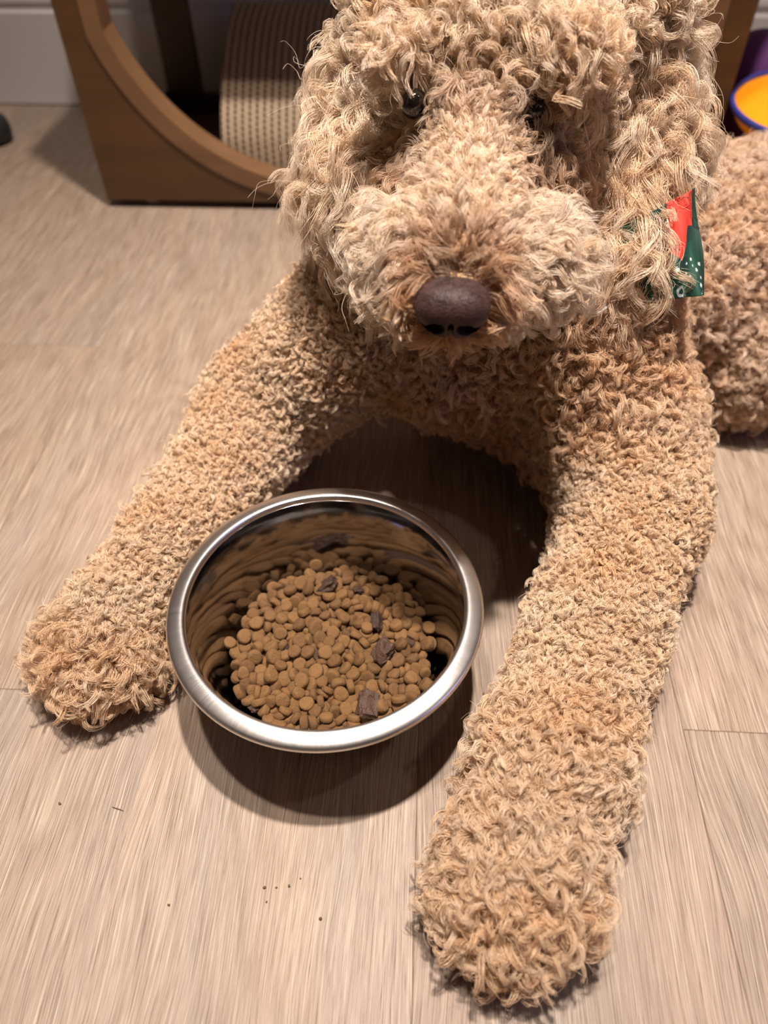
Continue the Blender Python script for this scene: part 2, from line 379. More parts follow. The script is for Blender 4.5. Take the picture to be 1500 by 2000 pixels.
KIB='485 -445 190 56 -95 19 103 113;28 -555 182 -144 34 37 107 93;373 -263 191 78 0 -145 107 113;-250 443 193 56 61 30 110 108;-518 -168 187 -136 44 6 103 116;180 -682 183 36 101 -88 90 79;-696 144 171 -154 10 24 103 92;-762 -3 188 14 -16 121 96 94;-728 -320 207 8 -26 -150 95 98;-217 -530 225 -18 125 62 108 97;-174 -765 202 6 -21 -102 109 107;-21 292 243 -44 -4 -63 89 85;463 -364 190 49 60 -107 102 111;713 360 226 0 -28 -152 90 99;673 -383 220 20 26 -30 108 117;-15 -646 186 -78 32 63 97 100;-79 -735 182 16 -142 32 104 110;121 -733 187 8 138 -50 108 121;-783 -94 200 -4 -136 16 101 91;-520 -18 246 -78 -32 53 95 108;485 -581 189 -9 138 -65 101 106;-303 -148 192 78 32 104 110 125;766 -139 198 -18 11 94 106 104;-462 480 226 8 6 90 106 109;614 -185 209 -116 2 -99 96 97;-178 681 217 -156 -1 12 97 93;-138 -590 187 77 32 -106 99 92;-464 -329 236 80 -63 -76 104 94;183 -200 216 17 -16 -91 105 99;491 -60 231 -40 0 100 90 81;-642 441 202 20 -6 62 110 115;-641 -234 236 -30 -150 2 107 120;409 -566 186 -34 102 -57 96 102;439 209 212 12 64 -114 105 91;-275 -651 179 142 -38 -5 95 89;-345 63 234 -16 -11 18 107 114;595 511 205 6 135 50 109 117;438 -282 231 -60 38 -76 90 97;464 374 190 22 45 -30 110 119;-467 -594 209 -42 14 86 99 111;-145 -456 192 -76 0 6 108 103;388 74 208 -66 34 10 101 115;55 577 223 19 132 -4 91 83;588 -262 183 -38 0 24 109 93;222 -757 209 16 -8 -134 102 109;803 54 224 -36 134 -52 109 109;287 497 187 -78 -94 -55 100 95;-331 -719 212 132 14 3 102 116;47 -454 189 22 46 -138 107 119;-742 224 199 -16 -144 29 99 111;525 -379 230 -143 32 2 97 85;91 -367 276 -77 125 19 102 116;138 -641 222 7 -101 109 102 98;-31 222 233 106 -22 -14 107 102;454 483 229 30 20 -62 103 91;87 -107 229 -36 -1 144 97 88;-54 -356 221 0 -157 -5 107 110;648 103 242 -72 -32 -28 105 114;-351 301 217 0 0 -60 105 110;-184 418 251 20 -137 43 107 106;-245 -722 204 118 -35 10 89 91;698 -184 221 1 -36 80 95 82;54 296 242 138 32 -10 105 106;527 371 243 -116 6 19 105 90;-262 724 214 -7 -120 24 106 109;215 -294 225 -14 12 72 110 121;198 -478 221 0 0 -12 99 111;593 -382 220 -82 2 80 91 100;-627 -7 209 -157 0 -6 99 97;46 -236 250 133 21 54 95 88;245 263 222 43 36 3 108 104;302 -710 191 17 144 -12 95 87;-326 -225 229 8 16 -130 94 83;-136 -682 231 -82 -42 -68 110 120;-550 459 235 -34 4 109 96 104;685 279 218 -9 2 -15 93 92;189 357 245 -32 54 55 98 89;-443 15 245 -146 26 58 93 94;273 118 238 0 -14 -103 108 101;-649 -368 200 8 -36 78 97 110;-517 -340 229 -76 -62 -76 105 113;-498 -84 192 79 82 8 105 120;-214 -212 272 -8 22 -78 98 92;-403 -394 225 -36 -10 52 108 122;-258 329 250 -38 -144 -10 109 125;741 -42 194 127 -16 32 105 112;-496 -535 238 16 49 116 110 102;99 -513 203 18 -83 88 101 109;355 -526 234 157 0 24 109 125;57 193 228 40 -6 -64 95 99;78 704 227 -147 10 -34 102 110;-433 654 201 16 -14 64 97 104;495 -504 189 70 126 -8 100 107;-404 -574 182 -11 -30 2 107 101;239 527 241 -38 125 -36 94 94;-701 365 218 20 -22 -89 93 84;-717 -144 202 64 14 -118 108 122;349 2 229 -78 -94 36 90 98;-598 361 237 12 47 58 108 119;-236 599 244 48 -73 -58 109 124;155 -149 267 -72 -117 -44 96 98;-48 -259 254 12 -14 10 105 100;447 -191 252 -116 2 -72 105 116;-323 218 257 15 -145 -32 108 112;-21 764 207 -54 112 -21 88 89;255 -412 245 124 -24 82 96 89;299 215 242 -8 12 -42 105 107;-30 -510 234 -78 -24 90 91 98;-173 -290 260 -28 -126 -56 95 102;98 497 240 -15 24 90 94 83;-332 -629 205 44 0 -130 103 105;-705 -54 216 -154 4 -18 91 104;-618 87 213 142 -5 28 97 100;604 -28 235 -118 0 66 102 89;-63 -57 267 -86 -8 117 96 103;-512 381 233 -78 22 -23 100 98;-418 -234 240 -18 34 20 109 98;513 -304 228 58 -12 -146 99 85;207 769 223 141 46 36 90 81;-155 274 266 121 -56 -30 103 111;-84 -452 235 56 -26 95 91 84;-15 -790 217 -8 -18 92 99 90;-373 -485 228 36 -44 18 101 109;9 76 289 4 -136 -79 100 97;-90 30 271 35 -8 31 110 119;-216 -588 180 -17 40 59 94 86;4 356 280 -31 6 49 102 102;-460 -74 279 -2 -28 -24 109 114;-261 -401 234 28 18 -97 107 95;125 325 244 118 -57 58 95 84;234 -628 240 17 -40 -106 100 94;-467 168 236 -18 24 75 108 103;-478 594 218 -90 14 -24 107 116;366 518 220 0 0 -101 97 87;506 171 279 -33 2 34 107 116;184 3 233 26 26 10 99 97;-386 -35 246 -66 4 52 96 110;712 -270 184 -10 138 -41 96 82;443 12 259 14 9 122 110 110;265 -214 248 -116 -30 -68 91 101;-416 -670 200 150 20 32 99 93;120 -441 261 8 30 -46 105 109;523 310 264 8 36 -40 107 100;47 -178 291 6 136 23 104 104;-194 116 249 130 -20 -48 99 86;433 -522 258 -116 24 67 100 110;617 340 240 20 6 117 107 108;-585 -429 194 -128 27 2 101 114;-462 -453 249 -132 -14 -57 96 84;155 240 233 -48 -5 -96 92 103;90 -584 221 -54 -136 5 96 92;20 164 290 -26 -34 -52 94 106;427 -91 262 -38 -134 36 110 124;735 131 206 -24 -12 -81 105 102;283 719 217 136 -31 12 105 118;420 -362 264 80 51 100 101 89;757 -327 248 40 120 29 108 116;-267 -118 303 -13 12 -150 95 96;240 428 245 -125 -18 9 106 110;-325 -332 252 6 -134 -89 107 96;419 312 232 116 -47 40 90 89;511 601 214 -12 8 119 103 111;-116 -368 256 26 32 -102 102 93;-62 -587 225 4 152 70 95 106;-127 211 249 -30 10 -12 96 100;-737 -216 215 -88 -4 -4 98 85;312 -59 229 -94 -40 4 91 97;424 572 237 12 27 61 92 96;-268 138 289 -34 -10 52 107 105;664 -87 225 -39 10 43 100 102;-402 48 292 -128 -24 34 95 95;-174 23 256 -42 -42 -108 105 109;374 356 235 31 53 -129 99 90;121 114 229 40 -139 -27 90 81;-546 143 232 -61 -5 88 93 98;-578 -158 265 -36 -123 -4 107 118;185 -381 280 -78 94 -60 100 107;328 49 266 -44 -18 26 97 84;267 343 270 -57 -12 67 92 94;321 517 264 21 10 -92 92 96;90 359 288 128 -26 28 93 94;-14 -439 231 46 -115 4 95 83;-511 535 239 -82 -6 28 91 87;-68 -681 242 74 12 -60 101 112;301 -129 266 -3 -9 52 105 102;-397 321 266 -146 -6 -69 94 92;-419 -324 290 23 -124 -28 110 111;399 -439 231 -157 0 -56 95 105;169 -560 250 -10 -8 -130 99 87;196 -278 274 11 -143 81 102 89;-132 -220 286 79 63 31 90 89;655 -269 232 -142 20 50 106 102;-321 555 268 10 -131 -36 108 111;-244 258 288 42 -8 -118 96 110;-133 488 284 -1 135 38 102 91;38 796 209 -30 -150 -19 93 91;549 100 255 -1 155 -63 108 93;59 -70 288 33 6 -127 100 114;-182 161 291 26 -14 62 88 80;51 -681 218 4 -157 12 98 96;-246 -25 297 -132 2 36 100 112;529 -142 274 -4 -9 44 108 106;-354 139 251 48 18 138 88 100;103 7 276 16 -25 56 93 97;-400 -526 253 52 14 -26 91 101;-815 -27 244 -4 -143 -7 91 88;-285 -591 237 -26 40 16 98 85;-218 801 244 -54 156 14 104 90;-305 -516 274 -31 36 -107 103 105;509 -253 258 32 -6 -108 97 83;213 640 238 75 58 52 106 121;-72 242 283 -2 -23 -24 88 77;260 -544 239 0 -14 88 99 86;224 -54 268 32 27 76 106 104;-584 19 255 133 -10 -91 96 93;-98 322 279 -72 -22 -44 90 101;-61 140 264 -20 8 111 93 82;454 85 270 37 -48 -127 91 100;-667 247 254 6 -12 -143 100 101;660 439 203 -8 134 12 93 88;-481 299 234 37 136 45 101 102;410 440 247 -40 150 -30 101 116;-84 -278 294 -14 -145 -67 108 94;-575 -340 232 -79 63 83 101 110;-252 -297 261 -24 50 -16 102 91;275 137 286 6 12 76 95 95;-709 169 239 -31 120 59 92 103;124 780 217 -20 30 136 96 99;-570 565 214 5 34 -28 106 90;238 -689 232 119 -21 -26 96 102;-197 -452 273 -16 36 -18 94 102;39 451 276 -19 -20 24 109 100;-645 -299 257 34 -14 26 89 88;45 -305 278 14 -50 55 106 108;-271 -789 261 -23 -107 88 108 110;585 -521 215 -132 2 -15 102 90;20 -415 260 52 125 -38 90 88;-590 -519 218 124 -22 4 104 95;563 -601 247 50 -24 -106 106 119;-242 503 275 -40 -26 66 104 116;759 27 258 -40 11 93 108 111;556 -219 227 155 -40 20 102 88;359 275 221 138 52 16 101 87;652 -453 236 43 -44 13 110 109;-170 -108 285 155 -11 -36 106 92;350 -215 269 -33 16 -12 101 98;-417 391 223 -2 -151 -6 104 95;26 -760 266 -24 -4 -62 110 105;-55 -184 260 65 -16 -146 93 91;-572 286 239 -76 -24 8 103 104;267 -2 276 -60 26 -30 94 103;346 -369 263 -23 -12 -115 101 95;-415 190 284 128 16 -22 97 104;556 -460 256 40 -1 -149 103 93;156 396 256 -23 101 -92 91 87;-130 -531 253 -150 1 10 102 87;-344 -132 261 11 12 149 90 91;-28 -121 311 -18 151 54 104 103;-388 483 277 18 9 -153 100 105;324 356 257 125 -52 29 104 119;-424 -169 295 34 -7 64 109 124;-334 384 262 -44 16 -144 98 106;-361 -232 279 26 8 104 88 92;210 191 263 20 -123 81 95 105;530 466 253 106 18 -71 105 114;194 71 264 110 -42 -45 106 94;-575 -69 255 -51 -108 -66 99 113;781 193 244 -14 -12 145 99 103;-526 -459 241 35 -58 -35 98 83;428 -655 203 138 11 56 99 113;76 623 262 -22 -26 -26 94 96;30 -635 258 -25 -13 -10 94 91;364 654 249 -17 -16 -45 104 89;234 -151 285 114 -26 68 95 98;-12 529 293 -126 -19 24 101 102;311 -289 253 46 0 -13 103 103;-59 427 285 32 -155 12 106 107;-621 157 260 -5 150 44 106 95;-205 -654 239 104 28 71 93 90;769 -214 222 1 -64 98 88 82;130 -224 267 16 -37 -38 96 86;-30 -353 275 4 -3 -101 89 87;-665 -455 230 -26 -99 48 106 112;545 3 279 23 118 16 106 115;-136 109 297 142 44 -46 110 98;-307 -456 232 -58 112 -34 94 95;-155 599 243 32 -150 -28 93 80;680 0 238 -16 107 -28 96 94;590 204 265 147 -28 -4 92 85;-545 -252 213 0 0 133 89 94;-11 -13 288 6 -4 22 94 105;-690 20 269 16 -15 81 109 124;661 190 236 -10 9 48 107 108;310 -464 223 -72 -112 24 96 91;-515 221 269 2 1 66 98 102;83 221 287 -20 -138 66 100 92;611 420 249 10 56 64 92 90;-184 -357 287 -136 18 -72 108 113;-180 339 295 4 -143 -52 96 83;79 -812 227 -18 45 62 105 92'
KREST='-8 179 168 -157 0 46 105 103;-246 166 162 -157 0 -70 89 80;540 -345 167 157 0 -48 108 101;46 -357 191 78 94 43 106 108;-343 -45 184 26 140 66 105 112;150 671 164 0 -157 -10 97 87;333 -526 171 0 -157 48 104 117;-211 532 167 0 -157 -37 97 98;-88 -642 168 0 0 -90 93 106;153 -123 183 -55 128 -10 89 96;-468 -323 164 -157 0 -74 92 89;-206 16 164 0 157 -45 105 90;-391 -304 188 -45 -26 -120 106 93;195 310 192 78 -63 12 110 115;515 148 192 -38 100 32 108 105;-380 50 167 0 -157 66 97 101;331 -11 164 0 0 18 97 88;-259 -240 187 78 63 -60 98 97;-381 480 171 0 157 62 108 115;83 434 166 0 157 62 102 96;580 -104 169 0 0 132 108 110;-559 385 164 0 0 -130 92 90;-73 297 191 78 94 -28 108 117;-467 420 171 0 0 92 102 115;-31 48 192 78 -32 -120 109 116;458 -62 168 0 -157 -10 96 103;-126 -212 168 0 0 4 103 103;68 716 174 -3 144 72 99 97;357 356 165 0 0 136 104 93;211 -390 167 -157 0 -7 91 98;110 95 166 157 0 44 96 97;176 -475 167 0 0 14 100 98;-334 -475 163 0 0 14 90 85;-79 -122 166 0 0 26 104 96;255 100 178 -32 -20 -111 91 91;68 12 170 0 0 138 103 113;394 -336 180 -38 134 -47 93 92;636 -20 168 0 0 133 106 103;3 -179 188 -78 32 107 101 112;354 601 191 -78 32 42 107 98;-655 -193 173 0 0 74 107 123;-645 -291 172 9 157 -54 103 98;16 -731 176 8 -138 54 93 96;147 -318 167 0 0 24 109 99;230 466 185 -78 -125 -14 94 97;-213 -514 176 -143 36 -45 90 78;654 350 180 21 -3 -48 99 98;94 547 173 0 0 8 110 125;505 221 165 0 157 -68 105 91;-92 382 164 0 0 -54 93 87;520 452 169 2 0 -32 104 100;-617 242 184 78 -125 -28 93 93;-507 -3 171 0 0 -116 108 117;-108 518 182 44 0 130 95 107;185 228 166 0 0 -4 92 96;-46 -465 167 157 0 -4 102 99;425 7 186 42 -157 20 108 108;-194 -661 168 156 -1 -61 95 103;-207 -151 182 -134 16 -3 110 100;-182 -409 192 68 -94 16 109 95;473 -259 165 -157 0 10 107 93;-501 153 168 0 0 -34 95 104;162 40 188 -18 116 100 110 118;253 -138 190 -78 63 74 104 112;-80 168 189 78 76 -80 99 91;667 134 167 0 157 36 95 101;639 -328 175 11 8 -132 102 101;428 576 173 -9 -148 -72 93 95;-472 70 185 -78 94 -34 93 100;111 -407 190 78 63 -60 106 114;-306 -543 184 -122 0 12 109 105;-569 294 165 0 0 -98 93 92;0 358 189 -78 125 -24 104 119;-432 -478 184 -18 -41 -136 102 101;-69 -282 165 -157 0 -27 89 92;251 -307 166 0 0 96 100 97;-248 -72 178 6 -136 -70 109 95;502 18 192 78 -68 -82 107 97;-276 352 187 -18 -42 99 109 94;587 173 188 78 -94 -44 100 107;-13 141 221 -136 -6 21 92 96;-197 400 176 32 -20 54 90 81;657 -199 164 0 0 -72 94 87;421 436 166 0 -157 -10 102 94;-199 -246 190 -78 32 96 104 113;-284 -402 167 0 0 127 96 101;18 -97 183 -77 -63 22 90 92;43 623 178 -34 -136 -10 92 86;386 -438 172 0 157 10 109 122;-416 201 165 0 0 106 100 93;537 -189 164 -157 0 -62 93 88;617 56 184 40 -151 15 105 92;-301 97 169 0 157 -30 95 107;292 -223 189 39 32 -120 103 119;-59 -370 167 0 -157 -24 98 99;-111 -1 166 0 157 38 91 95;-460 -256 187 77 -125 -10 98 97;-13 687 183 -115 25 -54 94 101;-304 584 166 0 -157 -48 106 97;-26 559 185 -16 39 -94 101 111;-582 -132 184 -120 -23 86 101 105;362 513 169 0 0 22 100 108;239 -625 170 0 0 156 107 112;-685 -37 164 -157 0 28 89 86;427 284 165 0 0 77 101 91;466 102 187 108 98 6 97 88;110 249 189 95 30 -95 101 95;289 305 180 -37 -23 108 92 95;-129 241 169 0 0 36 101 109;489 521 186 149 -42 -34 92 86;-314 -305 187 -118 -24 78 105 118;-558 477 174 -14 -143 2 95 86;-597 157 167 0 -157 -19 105 99;50 103 195 -18 119 -32 102 93;-199 89 190 24 -110 36 108 111;-380 384 167 0 -157 -62 96 102;204 -229 166 0 157 -64 94 95;269 -447 175 -132 16 11 92 80;581 397 181 36 -22 52 96 95;-566 -347 163 157 0 -43 99 84;-218 255 191 62 -30 -34 106 102;545 -35 190 -56 -61 16 102 97;70 -262 188 -78 -94 -58 101 115;-294 12 185 78 63 -38 94 106;406 -136 184 78 -32 50 91 89;320 79 177 143 36 -29 90 81;-172 587 183 -78 -63 -37 90 84;-400 575 175 6 142 -34 92 96;-179 743 184 20 8 -6 89 78;-62 -118 213 0 -157 6 92 87;72 -149 166 0 157 -53 97 98;64 -649 166 157 0 -34 106 94;-493 -402 183 -3 114 -82 96 94;263 367 185 78 125 3 94 85;1 -120 251 0 12 -25 93 80;-156 166 192 33 -42 25 108 124;7 -287 190 -78 63 -71 105 116;-16 449 187 18 42 66 107 119;-267 238 197 -64 -18 108 90 81;254 189 179 16 40 -154 92 86;-638 -92 179 -39 -134 30 89 91;-227 -167 240 8 -134 -78 102 101;99 -55 204 -38 -6 151 105 103;677 -117 184 38 146 23 104 94;-144 462 180 118 -24 -48 89 100;180 -387 213 0 157 34 90 78;-426 -24 181 -44 -25 -102 89 98;-488 239 178 -26 126 -44 89 86;555 94 186 -78 63 32 96 87;377 688 195 -17 144 8 90 81;258 34 200 -46 -107 -42 102 90;358 237 178 -42 0 -30 88 85;-174 -59 203 113 16 -66 99 113;-231 -342 179 -14 -121 56 98 86;260 -45 183 55 -29 100 91 78;15 104 252 -14 -17 123 89 77;-367 -205 169 0 157 18 107 110;332 -352 185 120 -23 65 105 107;-129 -314 187 -78 0 -62 98 93;-328 682 185 -136 4 14 110 94;-556 70 186 22 111 -2 100 102;-171 321 183 -13 34 66 104 100;-43 -209 182 -78 -32 107 88 98;-455 -186 189 30 -118 -57 93 93;-705 60 210 149 30 -28 105 117;39 267 181 -12 32 36 93 106;188 721 197 -20 -9 -50 99 84;576 302 182 8 136 71 109 111;-362 -395 184 37 -8 -86 108 96;242 653 167 4 2 -62 97 90;-46 639 185 -10 46 -124 98 84;246 -531 180 -154 -38 0 93 91;575 -455 178 -6 138 -51 94 103;160 -563 183 -30 -138 -66 97 111;-650 321 195 24 -8 -118 107 117;-53 -559 167 0 0 -124 96 102;-105 85 162 0 0 -24 90 80;381 -205 185 -78 63 5 94 92;95 337 170 0 0 134 102 113;-291 492 194 -86 22 54 107 111;-252 52 229 -97 -52 -20 102 94;-68 511 240 -10 22 -32 99 110;-421 298 185 -18 -118 10 104 104;116 -228 185 78 32 100 94 94;386 -61 204 -91 6 -46 90 90;-187 -340 207 -6 38 26 94 85;-426 -111 228 -64 -30 16 89 89;310 642 188 -60 -84 45 96 92;-95 592 206 132 -32 8 94 83;-283 -20 250 -24 -8 -132 108 102;-82 684 230 38 0 -120 106 102;-123 -53 230 -152 46 7 101 109;-250 -464 182 78 0 -120 88 88;-126 -228 219 0 -157 -33 95 96;-72 383 229 -142 -28 -42 101 107;587 256 221 9 -22 36 91 84;278 -369 218 -6 40 -135 98 105;7 -24 225 -8 -156 26 100 114;-417 122 190 -78 -63 14 106 114;-217 201 255 -3 155 -34 96 96;130 628 206 25 26 -46 91 94;118 176 185 64 30 5 91 104;557 -122 226 8 151 70 99 101;78 39 238 -132 -16 36 96 100;156 477 216 -153 -42 -19 109 115;324 429 191 78 94 24 108 111;-164 358 224 -22 -28 -34 103 111;-535 224 203 -138 -37 -32 93 101;-93 744 191 -41 -30 130 91 79;398 156 225 7 136 48 101 91;474 -159 186 -40 0 63 109 107;189 -87 238 -116 0 106 99 108;-127 -515 186 78 -32 17 96 104;-624 175 217 -2 8 -95 88 77;332 -138 216 -1 8 -116 100 94;-271 150 216 12 156 -36 104 99;-108 81 218 -4 -11 -112 100 110;-356 547 222 -8 -26 156 92 102;-332 190 183 12 31 -2 109 99;485 297 207 12 21 26 97 107;-141 -141 226 -108 -8 116 94 97;70 410 221 0 0 125 105 117;-189 517 224 155 -2 26 101 116;184 148 222 -16 -38 -88 89 90;-250 -94 242 54 44 -9 93 101;-15 595 255 2 -152 62 109 110;25 491 201 -44 -11 -46 91 88;712 51 179 -6 -22 -25 103 97;-554 -255 165 0 0 -12 99 91;336 -624 180 2 -138 -24 98 92;-333 435 228 32 -28 8 104 90;125 -320 232 -44 0 143 91 99;-412 240 234 -21 44 -114 101 92;-676 233 186 90 -11 88 90 76;-354 629 219 -116 20 -48 90 90;75 -166 235 -20 118 40 91 83;-384 -157 218 30 8 134 90 79;146 571 244 -102 17 38 92 94;515 224 226 35 -22 14 94 89;-284 635 229 76 10 -92 92 81;744 226 193 -4 -21 25 97 87;-425 94 264 -123 15 -13 93 104;274 582 221 45 20 -49 96 107'
KCH='-83 605 281 31 34 -135 100 100;350 131 269 97 12 -74 100 100;397 -161 305 8 34 -112 100 100;339 -634 234 22 -8 76 100 100;-87 -122 252 0 157 -47 100 100;182 523 257 28 -125 14 100 100;-349 -88 224 -128 16 -47 100 100;-537 -552 185 6 21 52 100 100;631 47 238 -5 4 -23 100 100;319 -420 199 -60 -123 -6 100 100'

# ---------------------------------------------------------------- steel bowl with kibble
BX, BY = -.0601, .2995
bowl = empty('dog_bowl', (BX, BY, 0)); tag(bowl, 'shiny stainless steel dog bowl half full of kibble, between the front legs', 'dog bowl')
wall_o = [(.0, .0015), (.066, .0015), (.072, .004), (.0765, .012), (.0845, .036), (.0905, .062), (.0960, .080), (.0985, .0850)]
wall_i = [(.0970, .0865), (.0945, .080), (.0893, .062), (.0838, .037), (.0800, .025), (.0745, .0172), (.069, .0160), (.0, .0160)]
lathe('bowl_body', smooth_curve(wall_o, 2)+smooth_curve(wall_i, 2), MAT['steel'], bowl, 192, cap=False)
lathe('rim', smooth_curve([(.0985, .0850), (.1045, .0836), (.1092, .0832), (.1108, .0848), (.1105, .0868), (.1088, .0886), (.1035, .0903), (.0997, .0909), (.0977, .0898), (.0970, .0865)], 2), MAT['rim'], bowl, 192, cap=False)
def kibble_mesh(seed):
    rr = random.Random(seed); n = 20; rings = []
    R0, Hh = .0050, .0025
    for (r, z) in ((0, -1), (.6, -1), (.88, -.92), (.98, -.6), (1, -.1), (1, .35), (.96, .68), (.86, .9), (.62, 1.0), (.3, 1.03), (0, 1.03)):
        rings.append((r*R0, z*Hh))
    ph = [rr.random()*6.28 for _ in range(4)]; v = []; f = []
    def wob(a, z): return 1+.05*math.sin(2*a+ph[0])+.03*math.sin(3*a+ph[1])+.02*math.sin(7*a+ph[2]+z*900)
    v.append((0, 0, rings[0][1]))
    for (r, z) in rings[1:-1]:
        for k in range(n):
            a = 2*math.pi*k/n; w_ = wob(a, z); v.append((r*w_*math.cos(a), r*w_*math.sin(a), z+rr.uniform(-1, 1)*.00012))
    v.append((0, 0, rings[-1][1])); L_ = len(rings)-2
    for k in range(n): f.append((0, 1+(k+1) % n, 1+k))
    for i in range(L_-1):
        for k in range(n): f.append((1+i*n+k, 1+i*n+(k+1) % n, 1+(i+1)*n+(k+1) % n, 1+(i+1)*n+k))
    e = len(v)-1
    for k in range(n): f.append((e, 1+(L_-1)*n+k, 1+(L_-1)*n+(k+1) % n))
    return v, f
def chunk_mesh(seed):
    rr = random.Random(seed); bm = bmesh.new(); bmesh.ops.create_cube(bm, size=1)
    bmesh.ops.subdivide_edges(bm, edges=bm.edges[:], cuts=5, use_grid_fill=True)
    off = Vector((rr.random()*9, rr.random()*9, rr.random()*9))
    from mathutils import noise
    for vv in bm.verts:
        c = vv.co.copy(); l = c.length
        c = c.lerp(c.normalized()*.55, .35)
        c += Vector([noise.noise(c*3.1+off+Vector((i*7, 0, 0))) for i in range(3)])*.16
        c += Vector([noise.noise(c*11+off+Vector((i*7, 3, 0))) for i in range(3)])*.06
        vv.co = Vector((c.x*.013, c.y*.0095, c.z*.006))
    m = bpy.data.meshes.new('meat_chunk'); bm.to_mesh(m); bm.free(); return m
KM = []
for s_ in range(4):
    v, f = kibble_mesh(s_); m = bpy.data.meshes.new('kibble'); m.from_pydata(v, [], f); m.polygons.foreach_set('use_smooth', [True]*len(m.polygons)); m.materials.append(MAT['kib']); KM.append(m)
DZ = .0032
def kxf(r):
    r = [float(a) for a in r]; q = .892+.078*min(1, max(0, (r[2]-160)/110))
    return Matrix.LocRotScale(Vector((BX+r[0]*q/1e4, BY+.002+r[1]*q/1e4, r[2]/1e4+DZ)), Euler((r[3]/50, r[4]/50, r[5]/50)), Vector((r[6]/94, r[6]/94, r[7]/96)))
rows = [r.split() for r in KIB.split(';')]
for i, r in enumerate(rows):
    o = bpy.data.objects.new('kibble', KM[i % 4]); COL.objects.link(o); o.matrix_world = kxf(r)
    tag(o, 'small round tan kibble disc lying in the steel dog bowl', 'kibble', 'round tan kibble pieces in the dog bowl')
V = []; Fc = []
kv, kf = kibble_mesh(1)
for r in KREST.split(';'):
    mx = kxf(r.split()); b0 = len(V); V += [mx @ Vector(q) for q in kv]; Fc += [tuple(b0+i for i in q) for q in kf]
o = mesh_obj('kibble_layer', V, Fc, MAT['kib'])
tag(o, 'lower layer of tan kibble filling the bottom of the steel bowl', 'kibble', None, 'stuff')
clab = ['dark brown meaty chunk at the back of the kibble', 'dark brown meaty chunk right of centre, upper one', 'dark brown meaty chunk on the right, middle one',
        'large dark brown meaty chunk towards the front right of the kibble', 'flat brown meaty sliver in the middle of the kibble', 'small dark meaty bit beside the rearmost chunk',
        'small dark meaty bit left of the middle of the kibble', 'dark meaty piece against the front left wall of the bowl', 'small dark meaty bit right of the right-hand chunk', 'tiny dark meaty crumb left of the largest chunk']
for i, r in enumerate(KCH.split(';')):
    r = r.split(); s_ = [1.25, 1.0, 1.3, 1.4, .8, .7, .7, .9, .6, .45][i]
    m = chunk_mesh(i); m.materials.append(MAT['chunk'])
    o = bpy.data.objects.new('meat_chunk', m); COL.objects.link(o)
    mx = kxf(r[:6]+['100', '100']); o.matrix_world = Matrix.Translation(((0, -.0075, .002), (0, .006, .002), (.002, .0065, .002), (0, .009, .004))[i] if i < 4 else (0, 0, .001)) @ mx @ Matrix.Diagonal((s_, s_, s_, 1))
    tag(o, clab[i], 'dog food chunk', 'dark meaty chunks among the kibble')
# crumbs on the floor
cr = [(-.1969, .1802, .0050, 'thin brown sliver on the floor left of the bowl'), (-.0877, .1357, .0014, 'dark crumb on the floor, leftmost of the row below the bowl'),
      (-.0801, .1361, .0010, 'tiny dark crumb in the middle of the row below the bowl'), (-.0721, .1374, .0013, 'dark crumb on the floor, right end of the row below the bowl'),
      (-.0499, .1196, .0015, 'dark crumb on the floor nearest the right front paw'), (-.1465, .1225, .0012, 'lone dark crumb on the floor well left of the crumb row'),
      (-.238, .1817, .0014, 'tiny dark fleck on the floor below the left front paw'), (-.0654, .1423, .0008, 'faint tiny crumb just above the right end of the row'), (-.0850, .1275, .0010, 'faint crumb below the left end of the crumb row')]
for i, (x, y, s_, lb) in enumerate(cr):
    bm = bmesh.new(); bmesh.ops.create_icosphere(bm, subdivisions=2, radius=1)
    for vv in bm.verts: vv.co *= random.uniform(.75, 1.15)
    sl = i == 0
    bmesh.ops.transform(bm, matrix=Matrix.Rotation(-.25 if sl else random.random()*3, 4, 'Z') @ Matrix.Diagonal((s_ if sl else s_*.8, .0005 if sl else s_*.6, .0004 if sl else s_*.5, 1)), verts=bm.verts)
    o = bm_obj('crumb', bm, MAT['crumb'], smooth=True); o.location = (x, y, .0004 if sl else s_*.45)
    tag(o, lb, 'crumb', 'crumbs on the floor in front of the bowl')

# ---------------------------------------------------------------- toys behind the dog on the right
def blob(name, loc, rad, mat, label, cat_, pw=2.0, parent=None):
    bm = bmesh.new(); bmesh.ops.create_uvsphere(bm, u_segments=64, v_segments=32, radius=1)
    for vv in bm.verts:
        c = vv.co; k = (abs(c.x)**pw+abs(c.y)**pw+abs(c.z)**pw)**(-1/pw); vv.co = c*k
    bmesh.ops.transform(bm, matrix=Matrix.Diagonal((*rad, 1)), verts=bm.verts)
    o = bm_obj(name, bm, mat, parent, True); o.location = loc
    if label: tag(o, label, cat_)
    return o
t1 = blob('plush_toy', (.472, 1.206, .130), (.062, .062, .074), MAT['purple'], 'rounded purple plush dog toy beside the wooden lounge', 'dog toy', 2.2)
t2 = blob('rubber_toy', (.470, 1.11, .030), (.068, .15, .030), MAT['orange'], 'orange rubber dog toy underneath the purple toy', 'dog toy', 4)
t3 = blob('plush_ball', (.500, 1.41, .075), (.045, .045, .075), MAT['beige'], 'pale beige plush toy against the baseboard behind the purple toy', 'dog toy', 2.2)
t4 = blob('chew_toy', (.560, 1.36, .045), (.03, .03, .045), MAT['brownt'], 'small reddish brown chew toy right of the beige plush', 'dog toy', 4)
dish = empty('toy_disc', (.496, 1.055, .126)); tag(dish, 'orange toss disc toy with a blue rim, leaning on the toy pile', 'dog toy')
dish.rotation_euler = (.10, -.06, 0)
lathe('disc_dish', smooth_curve([(0, .0), (.05, .002), (.085, .016), (.0955, .036), (.098, .036), (.088, .012), (.052, -.003), (0, -.005)], 2), MAT['dish'], dish, 96, cap=False)
